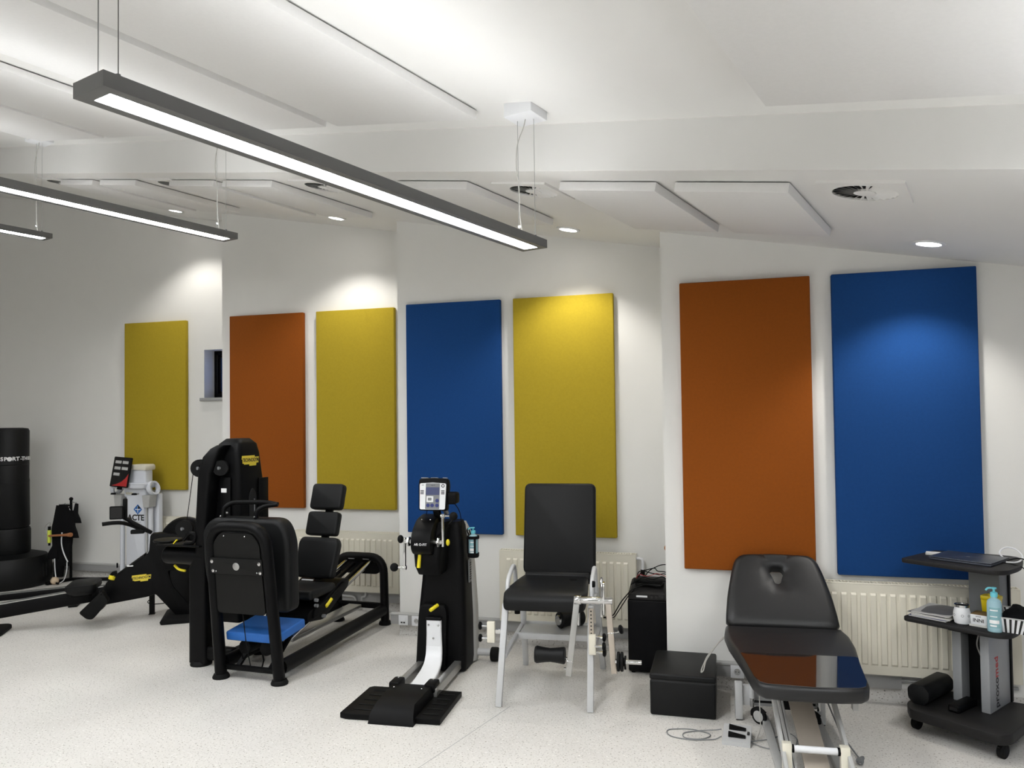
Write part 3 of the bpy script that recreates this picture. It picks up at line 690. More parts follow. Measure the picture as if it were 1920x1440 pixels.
# two sets of parallel lifting arms
B().bar((.0, -.30, .38), (.03, -.90, .08), .115, .012, .003).o('lifting_plate', 'steelp', o)
for x in (-.125, .165): B().bar((x, -.25, .42), (x+.005, -1.15, .03), .018, .045, .003).o('lifting_arm', 'lgrey', o)
for x in (-.09, -.075): B().bar((x, -.12, .36), (x+.01, -1.0, .02), .012, .04, .002).o('inner_arm', 'lgrey', o)
B().bar((-.10, -.15, .30), (-.09, -.75, .10), .018, .018, .003).o('actuator_rod', 'blackp', o)
B().box(-.08, .10, -.28, -.06, .14, .22, .01).o('motor_block', 'blackp', o)
B().box(-.115, -.075, -.32, -.27, .30, .44, .003).o('front_bracket', 'cream', o)
for x in (-.106, .151): B().box(x-.021, x+.021, -.885, -.845, 0, .205, .003).o('front_post', 'cream', o)
B().cyl((-.085, -.865, .178), (.13, -.865, .178), .016, n=16, bev=.002).o('front_roller', 'white', o)
for x in (-.08, .125): B().cyl((x-.006, -.865, .178), (x+.006, -.865, .178), .019, n=14).o('roller_bushing', 'blackp', o)
for x in (-.12, .165): B().box(x-.02, x+.02, -1.0, -.07, .0, .03, .003).o('base_rail', 'lgrey', o)
B().prism([(.20, -.62), (.26, -.62), (.255, -.70), (.235, -.70)], ZT-.16, ZT-.105).o('side_bracket', 'lgrey', o)
B().box(.225, .25, -.70, -.66, ZT-.21, ZT-.11, .003).o('side_bracket', 'lgrey', o)
TT = Matrix.Translation((1.56, 4.45, 0)) @ RZ(-12)
tp = lambda x, y, z: TT @ Vector((x, y, z))
# mains cable with its plug hanging down at the right
cable('dark mains cable hanging from the treatment table to a plug on the floor', [tp(.20, -.10, .30), tp(.21, -.12, .15), tp(.245, -.30, .04), tp(.285, -.50, .010)], .0045, 'grey', 'mains_cable')
pg = thing('mains_plug', 'grey mains plug lying on the floor right of the treatment table', 'plug', tp(.29, -.55, 0), -40)
B().lathe([(.006, 0), (.010, .01), (.013, .035), (.018, .05), (.018, .062), (.001, .064)], 12, T(0, .03, .02) @ RX(90)).o('plug_body', 'grey', pg)
for x in (-.008, .008): B().cyl((x, -.033, .02), (x, -.055, .02), .0025, n=8).o('plug_pin', 'chrome', pg)
# foot switch with looped cord
fs = thing('foot_switch', 'grey two pedal foot switch lying on the floor', 'foot switch', (1.095, 4.09, 0), -20)
B().loft([[(0, 0, 0), (.145, 0, 0), (.145, .17, 0), (0, .17, 0)], [(0, 0, .022), (.145, 0, .022), (.145, .17, .05), (0, .17, .05)]]).o('housing', 'silver', fs)
for y in (.05, .12):
    z = .022+.028*y/.17
    pd = B().loft([[(.03, y-.012, z), (.118, y-.012, z), (.118, y+.016, z+.004), (.03, y+.016, z+.004)], [(.03, y-.008, z+.018), (.118, y-.006, z+.006), (.118, y+.013, z+.009), (.03, y+.013, z+.022)]]).o('pedal', 'blackp', fs)
B().box(.125, .137, .075, .11, .036, .042, .001).o('indicator_window', 'ink', fs)
fp = lambda x, y, z=.004: Vector((1.095, 4.09, 0))+RZ(-14) @ Vector((x, y, z))
cable('thin grey cord looped in two rings on the floor left of the foot switch', [fp(.0, .06, .02), fp(-.03, .05), fp(-.16, .01), fp(-.28, .04), fp(-.30, .13), fp(-.16, .17), fp(-.04, .11), fp(-.10, .03), fp(-.20, .03), fp(-.21, .10), fp(-.12, .15), fp(-.02, .14, .02), fp(.0, .13, .03)], .0028, 'grey', 'thin_cable', .06)
cable('thin grey cord running from the foot switch under the treatment table', [fp(.14, .05, .012), fp(.2, .0), fp(.3, -.03), fp(.37, .02), fp(.40, .16), fp(.35, .24), fp(.27, .12), fp(.15, .04, .012)], .0026, 'grey', 'thin_cable', .06)
cable('light grey cord hanging from the treatment table frame to the foot switch', [tp(-.10, -.18, .40), tp(-.16, -.20, .20), tp(-.165, -.30, .03), tp(-.20, -.38, .006), fp(.17, .10, .006), fp(.14, .10, .03)], .0030, 'cordg', 'thin_cable', .05)
# looped pale cord from the table onto the stool
cable('pale cord loop hanging from the treatment table down onto the black stool', [tp(-.30, -.03, .47), tp(-.36, .05, .40), Vector((1.145, 4.60, .285)), Vector((1.105, 4.50, .255)), Vector((1.085, 4.475, .251)), Vector((1.10, 4.53, .252)), Vector((1.16, 4.63, .30)), tp(-.34, .06, .42), tp(-.295, -.02, .475)], .0035, 'cordg', 'hand_control_cord', .04)
# ------------------------------------------------------------------ instrument trolley on castors
TRX = (2.37, 4.10, 0); TRR = -52; TRM = Matrix.Translation(TRX) @ RZ(TRR); Z2, Z1 = .62, .94
o = thing('trolley', 'dark trolley on castors with two shelves and silver twin column', 'trolley', TRX, TRR)
B().prism(rpoly([(-.262, -.03), (-.20, -.125), (.24, -.14), (.275, -.08), (.255, .46), (-.25, .31)], .03), .085, .14, None, .006).o('base_board', 'dgrey', o)
B().prism(rpoly([(-.262, -.055), (.20, -.06), (.262, -.02), (.265, .10), (.20, .36), (-.25, .32)], [.03, .05, .06, .08, .1, .03]), Z2-.026, Z2, None, .006).o('middle_shelf', 'dgrey', o)
B().prism(rpoly([(-.27, -.04), (.20, -.055), (.25, .0), (.255, .18), (.16, .50), (-.26, .36)], [.02, .06, .06, .1, .12, .03]), Z1-.026, Z1, None, .006).o('top_shelf', 'dgrey', o)
rc = B().box(.063, .108, .12, .40, .14, Z2-.026, .004).o('column_panel', 'column', o)
lc = B().box(-.11, -.062, .20, .40, .14, Z2-.026, .004).o('column_panel', 'column', o)
B().box(-.08, .08, .30, .40, .14, Z2-.026).o('column_core', 'blackp', o)
B().box(-.07, .116, .40, .425, .14, Z1-.026, .004).o('column_back', 'blackp', o)
B().box(-.05, .107, .29, .40, Z2, Z1-.026, .004).o('upper_column', 'grey', o)
text('proxo', .066, 'ink', rc, T(.1085, .215, .235) @ RX(0) @ Matrix(((0, 0, 1, 0), (0, -1, 0, 0), (1, 0, 0, 0), (0, 0, 0, 1))), 'lettering', bold=.012)
text('med', .066, 'red', rc, T(.1085, .215, .372) @ Matrix(((0, 0, 1, 0), (0, -1, 0, 0), (1, 0, 0, 0), (0, 0, 0, 1))), 'lettering', bold=.012)
for x, y in ((-.215, -.015), (.225, -.06), (-.19, .25), (.21, .40)):
    m = castor(o, x, y, .037, .03, 0, 'blackp', -12); B().cyl((x, y, .07), (x, y, .09), .014, n=10).o('castor_stem', 'blackp', o)
B().box(-.05, .05, .0, .09, Z2-.045, Z2-.026, .008).o('cable_clip', 'blackp', o)
tr = lambda x, y, z: TRM @ Vector((x, y, z))
# --- on the top shelf
o = thing('laptop', 'closed slate grey laptop on the top shelf of the trolley', 'laptop', tr(.005, .155, Z1+.0005), TRR+1)
B().box(-.155, .155, -.125, .135, 0, .011, .003).o('laptop_base', 'laptop', o); B().box(-.156, .156, -.127, .135, .0125, .0195, .003).o('laptop_lid', 'laptop', o)
B().cyl((0, .0, .0195), (0, .0, .0199), .008, n=16).o('lid_emblem', 'grey', o)
o = thing('sticky_notes', 'small pad of pale yellow notes beside the laptop', 'note pad', tr(-.20, .21, Z1+.0005), TRR+20)
for i in range(3): B().box(-.038, .038, -.038, .038, .003*i, .003*i+.0026).o('note_block', 'paper', o)
cable('white charging cable looping up behind the laptop', [tr(.12, .33, Z1+.004), tr(.08, .36, Z1+.03), tr(.11, .38, Z1+.062), tr(.17, .36, Z1+.06), tr(.225, .30, Z1+.03), tr(.22, .24, Z1+.006), tr(.17, .21, Z1+.006)], .0042, 'white', 'charging_cable', .06)
cable('black laptop cable hanging off the right end of the trolley', [tr(.165, .24, Z1+.012), tr(.22, .27, Z1+.03), tr(.27, .28, Z1+.005), tr(.31, .25, Z1-.08), tr(.32, .24, Z1-.25)], .0035, 'rubber', 'laptop_cable', .06)
cable('thin black cable running flat beside the laptop to the shelf edge', [tr(.165, .17, Z1+.008), tr(.21, .18, Z1+.005), tr(.265, .20, Z1-.01), tr(.30, .19, Z1-.12)], .0026, 'rubber', 'laptop_cable', .05)
# --- on the middle shelf
for i, (lb, dx, dy, a, th, m) in enumerate((('bottom magazine of the pile on the middle trolley shelf', .0, .0, 0, .006, 'navy'), ('second magazine from below on the middle trolley shelf', .006, .004, 4, .006, 'paper'),
        ('third magazine from below on the middle trolley shelf', -.004, .008, -3, .005, 'laptop'), ('top magazine with grey photo cover on the middle trolley shelf', .004, .012, 3, .004, 'paper'))):
    o = thing('magazine', lb, 'magazine', tr(-.145+dx, .115+dy, Z2+.0005+.0072*i), TRR+a, 'pile of magazines on the trolley')
    B().box(-.098, .098, -.135, .135, 0, th, .001).o('page_block', 'paper', o); B().box(-.099, .099, -.136, .136, th, th+.001).o('cover', m, o)
    if i == 3: B().prism(rpoly([(-.06, -.12), (.092, -.10), (.092, .128), (-.03, .128), (-.08, .05)], .04), th+.001, th+.0013).o('cover_photo', 'photo', o)
o = thing('mug', 'white insulated mug with steel lid on the middle trolley shelf', 'mug', tr(.018, .022, Z2+.0005), TRR)
B().lathe([(.001, 0), (.028, 0), (.036, .006), (.042, .035), (.041, .062), (.034, .088), (.033, .09), (.001, .09)], 28).o('mug_body', 'white', o)
B().lathe([(.033, .09), (.0365, .091), (.0365, .103), (.033, .106), (.029, .104), (.028, .1), (.001, .1)], 28).o('steel_rim', 'chrome', o)
B().cyl((0, 0, .1), (0, 0, .1015), .028, n=20).o('lid_insert', 'blackp', o)
for a in (-125, -65, -20):
    q = RZ(a) @ Vector((.0415, 0, .05)); B().lathe([(.005, 0), (.0068, 0), (.0068, .0006), (.005, .0006)], 12, T(*q) @ RZ(a) @ RY(90), True).o('printed_mark', 'grey', o)
o = thing('card_box', 'small white card box with black lettering on the middle trolley shelf', 'box', tr(.108, .065, Z2+.0005), TRR+4)
B().box(-.055, .06, -.05, .05, .0, .010, .001).o('tray', 'paper', o); bx_ = B().box(-.05, .055, -.045, .05, .0105, .062, .001).o('carton', 'white', o)
B().box(-.0505, .0555, -.0455, .0505, .062, .064, .001).o('carton_lid', 'tanwood', o)
text('INNI', .026, 'ink', bx_, T(-.012, -.0455, .032) @ RX(90), bold=.01); text('HYGIE', .009, 'ink', bx_, T(-.012, -.0455, .053) @ RX(90))
def pump_bottle(name, label, loc, rz, r, h, body='teal', par=None):
    o = thing(name, label, 'bottle', loc, rz)
    B().lathe([(.001, 0), (r*.95, 0), (r, .006), (r, h*.62), (r*.9, h*.70), (r*.42, h*.76), (r*.42, h*.79), (.001, h*.79)], 24).o('bottle_body', body, o)
    B().lathe([(.001, h*.79), (r*.5, h*.79), (r*.5, h*.88), (r*.3, h*.9), (.001, h*.9)], 20).o('collar', 'tealcap', o)
    B().cyl((0, 0, h*.89), (0, 0, h*.97), r*.16, n=12).o('pump_stem', 'tealcap', o)
    B().tube([(r*.35, 0, h*.985), (-r*.2, 0, h*.985), (-r*.85, 0, h*.975), (-r*1.05, 0, h*.92)], r*.14, 8, fr=r*.4).cyl((0, 0, h*.965), (0, 0, h), r*.36, n=14, bev=.002).o('pump_head', 'tealcap', o)
    n = 10; lab = []
    V = [((r+.0006)*math.cos(R(a)), (r+.0006)*math.sin(R(a)), z) for z in (h*.10, h*.56) for a in [-140+i*10 for i in range(n)]]
    B().faces(V, [(i, i+1, n+i+1, n+i) for i in range(n-1)]).o('label_print', 'liquid', o)
    for z, a0, a1, hh in ((h*.50, -130, -70, .006), (h*.36, -130, -75, .004), (h*.24, -135, -60, .018), (h*.15, -130, -80, .008)):
        m_ = 6; V = [((r+.0012)*math.cos(R(a0+(a1-a0)*i/m_)), (r+.0012)*math.sin(R(a0+(a1-a0)*i/m_)), zz) for zz in (z-hh/2, z+hh/2) for i in range(m_+1)]
        B().faces(V, [(i, i+1, m_+1+i+1, m_+1+i) for i in range(m_)]).o('printed_line', 'wink', o)
    return o
pump_bottle('pump_bottle', 'pale blue hand gel pump bottle on the middle trolley shelf', tr(.185, -.005, Z2+.0005), TRR+25, .034, .225)
o = thing('sharps_box', 'yellow sharps container behind the pump bottle', 'container', tr(.095, .21, Z2+.0005), TRR)
B().loft([[(-.032, -.03, 0), (.032, -.03, 0), (.032, .03, 0), (-.032, .03, 0)], [(-.04, -.036, .115), (.04, -.036, .115), (.04, .036, .115), (-.04, .036, .115)]]).o('tub', 'sharps', o)
B().prism(rrect(-.044, .044, -.04, .04, .012), .1155, .135, None, .004).o('lid', 'sharps', o); B().cyl((.01, 0, .135), (.01, 0, .145), .026, n=16, bev=.002).o('lid_cap', 'sharps', o)
o = thing('striped_basket', 'black and white striped basket at the right of the middle shelf', 'basket', tr(.235, .135, Z2+.0005), TRR+12)
lo = [(-.055, -.12), (.075, -.12), (.075, .12), (-.055, .12)]; hi = [(-.075, -.14), (.10, -.14), (.10, .14), (-.075, .14)]
V = [(x, y, 0) for x, y in lo]+[(x, y, .075) for x, y in hi]
B().faces(V, [(0, 1, 2, 3)]+[(i, (i+1) % 4, 4+(i+1) % 4, 4+i) for i in range(4)]).o('basket_wall', 'white', o)
b = B()
rim = [(x, y, .077) for x, y in hi]
b.tube(rim, .004, 6, closed=True).o('basket_rim', 'lgrey', o)
for side in range(4):
    A0, A1, B0, B1 = [Vector(V[i]) for i in (side, (side+1) % 4, 4+side, 4+(side+1) % 4)]
    nrm = (A1-A0).cross(B0-A0).normalized()*.0008; n = 7 if side % 2 == 0 else 10
    for i in range(n):
        u0 = (i+.15)/n; u1 = (i+.6)/n; sk = .35/n
        P = [A0.lerp(A1, u0), A0.lerp(A1, u1), B0.lerp(B1, min(1, u1+sk)), B0.lerp(B1, min(1, u0+sk))]
        B().faces([p+nrm for p in P]+[p-nrm for p in P], [(0, 1, 2, 3), (7, 6, 5, 4)]).o('stripe', 'ink', o)
o = thing('black_cloth', 'crumpled black cloth heaped in the striped basket', 'cloth', tr(.235, .135, Z2+.0005), TRR+12)
b = B(); N = 10; V = []
rnd = random.Random(3)
for j in range(N+1):
    for i in range(N+1):
        x = -.066+.158*i/N; y = -.13+.26*j/N; e = min(i, N-i, j, N-j)/(N/2)
        V.append((x, y, .060+.045*min(1, e*1.6)+(.014*rnd.uniform(-1, 1) if e > 0 else -.004)))
b.faces(V, [(j*(N+1)+i, j*(N+1)+i+1, (j+1)*(N+1)+i+1, (j+1)*(N+1)+i) for j in range(N) for i in range(N)])
b.box(-.05, .07, -.11, .11, .006, .066).o('cloth_heap', 'cloth', o, 80)
# --- on the base board
o = thing('bolster', 'black octagonal foam bolster lying on the trolley base', 'cushion', tr(-.20, -.03, .1405), TRR)
oc8 = rpoly([(-.055, .028), (-.03, .0), (.03, .0), (.058, .03), (.058, .08), (.032, .108), (-.032, .108), (-.058, .08)], .012, 2)
B().prism(oc8, 0, -.32, MXZ, .006).o('bolster_cover', 'vinyl', o)
o = thing('power_adapter', 'black power adapter lying on the trolley base between the columns', 'adapter', tr(-.02, .10, .1405), TRR-4)
B().box(-.03, .03, -.105, .10, 0, .04, .008, 3).o('adapter_body', 'blackp', o); B().box(-.02, .02, -.1056, -.1046, .012, .028).o('adapter_label', 'dgrey', o)
cable('pale cable hanging down behind the column of the trolley', [tr(.03, .24, Z2-.03), tr(.02, .22, .52), tr(.0, .24, .46), tr(.03, .25, .38), tr(.06, .26, .36)], .004, 'cordg', 'hanging_cable', .06)

# ------------------------------------------------------------------ arm crank trainer
EX = (-.52, 5.36, 0); EM = Matrix.Translation(EX) @ RZ(-12)
o = thing('arm_crank_trainer', 'black arm crank trainer with console, chrome cranks and white curved stem', 'exercise machine', EX, -12)
def sec(x0, x1, y0, y1, z, r=.05): return [(x, y, z) for x, y in rrect(x0, x1, y0, y1, r, 4)]
B().loft([sec(-.175, .185, -.045, .215, .012), sec(-.178, .19, -.05, .22, .06), sec(-.16, .19, -.05, .22, .35), sec(-.13, .185, -.045, .20, .62), sec(-.115, .17, -.03, .18, .86), sec(-.11, .155, -.02, .16, 1.0), sec(-.09, .14, .0, .15, 1.035, .04)]).o('body_shell', 'blackp', o)
B().loft([sec(-.165, .20, .18, .30, .012, .04), sec(-.165, .205, .18, .305, .1, .04), sec(-.15, .205, .16, .29, .4, .04), sec(-.12, .195, .14, .26, .7, .04), sec(-.10, .175, .12, .21, .95, .03), sec(-.08, .15, .12, .17, 1.02, .02)]).o('rear_shell', 'lgrey', o)
vt = B().box(.188, .197, .06, .11, .60, .76, .002, m=T(0, 0, 0)).o('vent_plate', 'grey', o)
for i in range(8): B().box(.1945, .199, .067, .103, .62+i*.016, .628+i*.016).o('vent_slot', 'ink', vt)
B().prism(rpoly([(-.155, .03), (.06, .03), (.075, .42), (.06, .475), (-.11, .475), (-.13, .42)], .03), .04, .10, MXZ, .012).o('front_shield', 'blackp', o)
B().loft([sec(-.10, .06, -.20, -.02, .70, .04), sec(-.11, .07, -.24, -.02, .76, .04), sec(-.115, .08, -.25, -.02, .86, .04), sec(-.11, .09, -.14, -.0, 1.05, .04)]).o('neck_cover', 'blackp', o)
hd_ = B().prism(rpoly([(-.33, .90), (-.31, 1.0), (-.2, 1.075), (-.05, 1.10), (.02, 1.06), (-.02, .9), (-.14, .84), (-.28, .845)], .05), -.105, .035, MYZ, .012).o('crank_head', 'black', o)
text('AR O-FIT', .022, 'wink', hd_, T(-.03, -.333, .925) @ RX(94), bold=.01)
for x in (-.06, .0): B().ball((x, -.21, 1.074), .006, 8).o('screw', 'chrome', hd_)
B().box(-.13, -.11, -.10, .0, .99, 1.05, .004).o('side_flap', 'blackp', o)
def crank(x0, dirx, zend, par):
    c = B().cyl((x0, -.245, .93), (x0+dirx*.065, -.245, .93), .016, n=14).o('crank_shaft', 'chrome', o)
    B().cyl((x0+dirx*.028, -.245, .93), (x0+dirx*.042, -.245, .93), .034, n=6, bev=.003).o('clamp_nut', 'chrome', c)
    xa = x0+dirx*.065
    B().bar((xa, -.245, .955 if zend < .93 else .90), (xa, -.25, zend), .026, .014, .004, up=(1, 0, 0)).o('crank_arm', 'chrome', c)
    B().cyl((xa-dirx*.012, -.25, zend), (xa+dirx*.014, -.25, zend), .015, n=12, bev=.002).o('arm_end', 'chrome', c)
    B().cyl((xa, -.25, zend), (xa+dirx*.06, -.25, zend), .0065, n=10).o('grip_pin', 'chrome', c)
    B().ball((xa+dirx*.075, -.25, zend), .029, 16).o('ball_grip', 'rubber', c)
    return c, xa
c, xa = crank(-.105, -1, .755, o)
B().ball((xa-.03, -.245, .945), .022, 10, (1, 1, 1.3)).o('lock_knob', 'blackp', c)
c, xa = crank(.035, 1, 1.105, o)
B().ball((xa+.035, -.25, .93), .018, 10, (.7, 1, 1.25)).o('yellow_lock_knob', 'yellow', c)
B().cyl((-.06, -.26, .845), (-.067, -.265, .76), .011, .013, 10).o('yellow_lever', 'yellow', o)
B().cyl((-.06, -.26, .855), (-.061, -.26, .842), .006, n=8).o('lever_pin', 'chrome', o)
B().tube([(-.045, -.235, .815), (.0, -.24, .812), (.04, -.235, .812)], .004, 6).o('pull_cable', 'grey', o)
for x, z in ((.0, .700), (.035, .702), (.018, .712)): B().ball((x, -.072, z-.01), .006, 8).o('screw', 'chrome', o)
# white stem curving into the foot
stem = []
path = [(-.011, -.115, .375), (-.011, -.115, .24), (-.006, -.13, .16), (.004, -.19, .105), (.018, -.30, .085), (.035, -.48, .080), (.045, -.62, .078)]
pp = fillet(path, .06, 4)
secs = []
for i, p in enumerate(pp):
    tn = (pp[min(i+1, len(pp)-1)]-pp[max(i-1, 0)]).normalized(); nx = Vector((1, 0, 0)); ny = tn.cross(nx).normalized(); hw = .052+.018*min(1, i/len(pp))
    secs.append([p+nx*x+ny*y for x, y in rrect(-hw, hw, -.014, .014, .01, 3)])
st_ = B().loft(secs).o('curved_stem', 'white', o)
B().box(-.068, .046, -.135, -.09, .374, .398, .010, 3).o('stem_cap', 'blackp', o)
for x in (-.045, .023): B().ball((x, -.131, .345), .008, 8).o('screw', 'chrome', st_)
B().ball((-.012, -.131, .255), .008, 8).o('screw', 'chrome', st_)
B().tube([p+Vector((0, 0, 0))+((pp[min(i+1, len(pp)-1)]-pp[max(i-1, 0)]).normalized().cross(Vector((1, 0, 0))).normalized()*(-.0145)) for i, p in enumerate(pp)][5:-6], .0016, 5).o('stem_groove', 'grey', st_)
B().cyl((-.022, -.165, .452), (.012, -.10, .475), .0125, n=12, bev=.003).o('yellow_pin', 'yellow', o)
for x in (-.115, .135): B().box(x-.024, x+.024, -.60, -.03, .03, .085, .004).o('foot_rail', 'alu', o)
# foot plates
pl = B().prism([(-.33, -.93), (-.29, -.945), (.285, -.935), (.285, -.478), (-.30, -.478), (-.325, -.50)], .0, .035, None, .006).o('foot_plate', 'blackp', o)
for i in range(5):
    for x0, x1 in ((-.27, -.13), (.16, .26)): B().box(x0, x1, -.88+i*.08, -.865+i*.08, .035, .039, .002).o('tread_rib', 'rubber', pl)
B().loft([[(-.135, -.985, .0), (.14, -.985, .0), (.14, -.47, .0), (-.135, -.47, .0)], [(-.13, -.965, .05), (.135, -.965, .05), (.14, -.47, .05), (-.135, -.47, .05)], [(-.115, -.90, .095), (.12, -.90, .095), (.13, -.60, .105), (-.13, -.60, .105)]]).o('centre_cover', 'blackp', o)
for x in (-.115, .115): B().box(x-.035, x+.035, -.62, -.50, .06, .115, .012).o('rail_clamp', 'blackp', o)
for x, y in ((-.09, -.68), (.09, -.68), (-.115, -.53), (.115, -.53)): B().ball((x, y, .108 if y < -.6 else .115), .006, 8).o('screw', 'chrome', o)
# rear stabiliser with wheel
B().cyl((.12, .25, .062), (.32, .25, .062), .026, n=14).o('rear_stabiliser', 'silver', o)
B().cyl((.30, .25, .05), (.355, .25, .05), .05, n=20, bev=.008).o('transport_wheel', 'rubber', o)
# console
cm = T(.012, -.16, 1.235) @ RX(-8)
cs = B().prism(rpoly([(-.098, -.105), (.10, -.105), (.108, .07), (.10, .112), (0, .118), (-.10, .112), (-.106, .07)], .015), -.035, .03, cm @ MXZ, .012, 3).o('console', 'blackp', o)
B().prism(rpoly([(-.088, -.098), (.09, -.098), (.094, .078), (0, .084), (-.094, .078)], .012), .030, .0315, cm @ MXZ).o('face_panel', 'white', cs)
B().prism(rpoly([(-.05, -.096), (.05, -.096), (.05, .079), (-.05, .079)], .006), .0315, .0322, cm @ MXZ).o('face_inlay', 'grey', cs)
B().prism(rpoly([(-.048, -.0), (.048, -.0), (.048, .052), (-.048, .052)], .003), .0322, .0329, cm @ MXZ).o('display', 'lcd', cs)
B().prism(rpoly([(-.042, -.048), (.006, -.048), (.006, -.008), (-.042, -.008)], .003), .0322, .033, cm @ MXZ).o('white_button', 'white', cs)
B().prism(rpoly([(-.032, -.038), (-.006, -.038), (-.006, -.018), (-.032, -.018)], .004), .033, .0333, cm @ MXZ).o('button_icon', 'grey', cs)
for x, z in ((-.03, -.07), (.0, -.07), (.034, -.07), (.034, -.038)): B().lathe([(.001, 0), (.0125, 0), (.0125, .002), (.001, .0025)], 14, cm @ T(x, -.0322, z) @ RX(90)).o('round_button', 'navy', cs)
for x in (-.075, .072):
    for z in (.008, .018, .028): B().prism([(x-.012, z-.003), (x+.012, z-.003), (x+.012, z+.003), (x-.012, z+.003)], .0315, .0322, cm @ MXZ).o('indicator', 'ink', cs)
B().lathe([(.007, 0), (.012, 0), (.012, .0006), (.007, .0006)], 16, cm @ T(.072, -.0317, .062) @ RX(90), True).o('round_emblem', 'ink', cs)
text('ergo-fit', .010, 'ink', cs, cm @ T(0, -.0324, .066) @ RX(90)); text('2000', .008, 'ink', cs, cm @ T(-.072, -.0317, .066) @ RX(90))
for x, w_ in ((-.07, .022), (0, .022), (.075, .013)): B().box(x-w_, x+w_, -.012, .02, .1165, .119, m=cm).o('white_sticker', 'wink', cs)
B().prism(rrect(-.03, .05, -.06, .02, .02), -.04, .05, T(.125, -.13, 1.235) @ MXZ, .01).o('heart_rate_module', 'blackp', o)
B().bar((.02, -.13, 1.13), (.03, -.09, 1.03), .05, .03, .006).o('console_arm', 'blackp', o)
B().bar((.075, -.12, 1.135), (.085, -.10, 1.10), .03, .02, .003).o('console_bracket', 'alu', o)
B().tube([(.13, -.11, 1.19), (.165, -.06, 1.12), (.17, -.03, 1.02), (.16, -.03, .9)], .003, 6, fr=.04).o('sensor_cable', 'rubber', o)
B().tube([(-.05, -.12, 1.13), (-.075, -.08, 1.08), (-.085, -.04, 1.03)], .0025, 6, fr=.03).o('sensor_cable', 'rubber', o)
B().bar((.04, -.22, .95), (.12, -.06, 1.06), .008, .008).o('brace_rod', 'rubber', o)
# bottle holder hook and bottle
bo = EM @ Vector((.232, .04, .795))
hb_ = thing('bottle_holder', 'black cloth bottle holder hanging on the arm crank trainer', 'bottle holder', bo, -12)
B().lathe([(.001, -.012), (.036, -.012), (.04, -.004), (.041, .02), (.037, .02), (.036, -.002), (.001, -.004)], 20).o('holder_cup', 'cloth', hb_)
for a in (-60, 60, 180): B().bar((.039*math.cos(R(a)), .039*math.sin(R(a)), .015), (.041*math.cos(R(a)), .041*math.sin(R(a)), .125), .014, .004).o('holder_strap', 'cloth', hb_)
B().lathe([(.038, .118), (.043, .118), (.043, .138), (.038, .138)], 20, None, True).o('holder_ring', 'cloth', hb_)
B().tube([(-.03, .02, .13), (-.055, .03, .17), (-.04, .02, .19), (-.02, .01, .14)], .005, 6, fr=.02).o('holder_loop', 'cloth', hb_)
pump_bottle('pump_bottle', 'pale blue pump bottle in the holder of the arm crank trainer', bo+Vector((0, 0, -.003)), -12+15, .033, .20)
# ------------------------------------------------------------------ yellow maker badge
def badge(par, m, wd_):
    k = wd_/1.0
    sh = [(-.5, -.10), (-.42, -.10), (-.42, -.14), (-.10, -.14), (-.10, -.20), (.30, -.20), (.33, -.10), (.46, -.10), (.5, .14), (.25, .14), (.25, .20), (-.52, .20), (-.55, .06), (-.5, .06)]
    bd = B().prism([(x*k, y*k) for x, y in sh], 0, .002, m).o('maker_badge', 'logo_y', par)
    text('TECHNOGYM', .20*k, 'ink', bd, m @ T(-.02*k, .02*k, .0022), 'badge_lettering', bold=.02, sx=.78)
    return bd
LX = (-1.80, 5.185, 0); LR = -18
o = thing('leg_press', 'black leg press with blue pad, reclined seat and rounded front frame', 'leg press', LX, LR)
B().tube([(-.232, .0, .02), (-.228, -.11, 1.055), (.205, -.11, 1.055), (.236, .0, .02)], .036, 14, fr=.15, fn=7, ry=.045).o('front_frame', 'black', o)
for x in (-.232, .236): B().lathe([(.001, 0), (.056, 0), (.058, .01), (.048, .03), (.001, .03)], 18, T(x, 0, 0)).o('foot_pad', 'rubber', o)
ml = T(0, -.016, 0) @ RX(6.0)
bp_ = B().prism(rpoly([(-.195, .47), (.185, .47), (.172, .95), (.12, 1.02), (-.13, 1.02), (-.19, .95)], .03), .0, .012, ml @ MXZ).o('rear_plate', 'blackd', o)
cp = B().prism(rpoly([(-.215, .745), (.20, .745), (.195, .85), (-.213, .85)], .008), .012, .030, ml @ MXZ, .003).o('cross_plate', 'blackd', o)
for x, z, r in ((-.195, .828, .013), (-.19, .765, .012), (-.165, .763, .006), (.178, .825, .013), (.182, .765, .012), (.157, .765, .006)): B().lathe([(.001, 0), (r, 0), (r*.9, .006), (.001, .009)], 12, ml @ T(x, -.030, z) @ RX(90)).o('bolt', 'chrome', cp)
B().lathe([(.001, 0), (.024, 0), (.026, .004), (.02, .008), (.001, .009)], 24, ml @ T(-.005, -.030, .80) @ RX(90)).o('centre_disc', 'alu', cp)
for x in (-.10, .065): B().ball(tuple(ml @ Vector((x, -.014, 1.0))), .006, 8).o('screw', 'chrome', bp_)
B().bar((-.22, .015, .075), (.225, .015, .075), .035, .035, .008).o('front_crossbar', 'black', o)
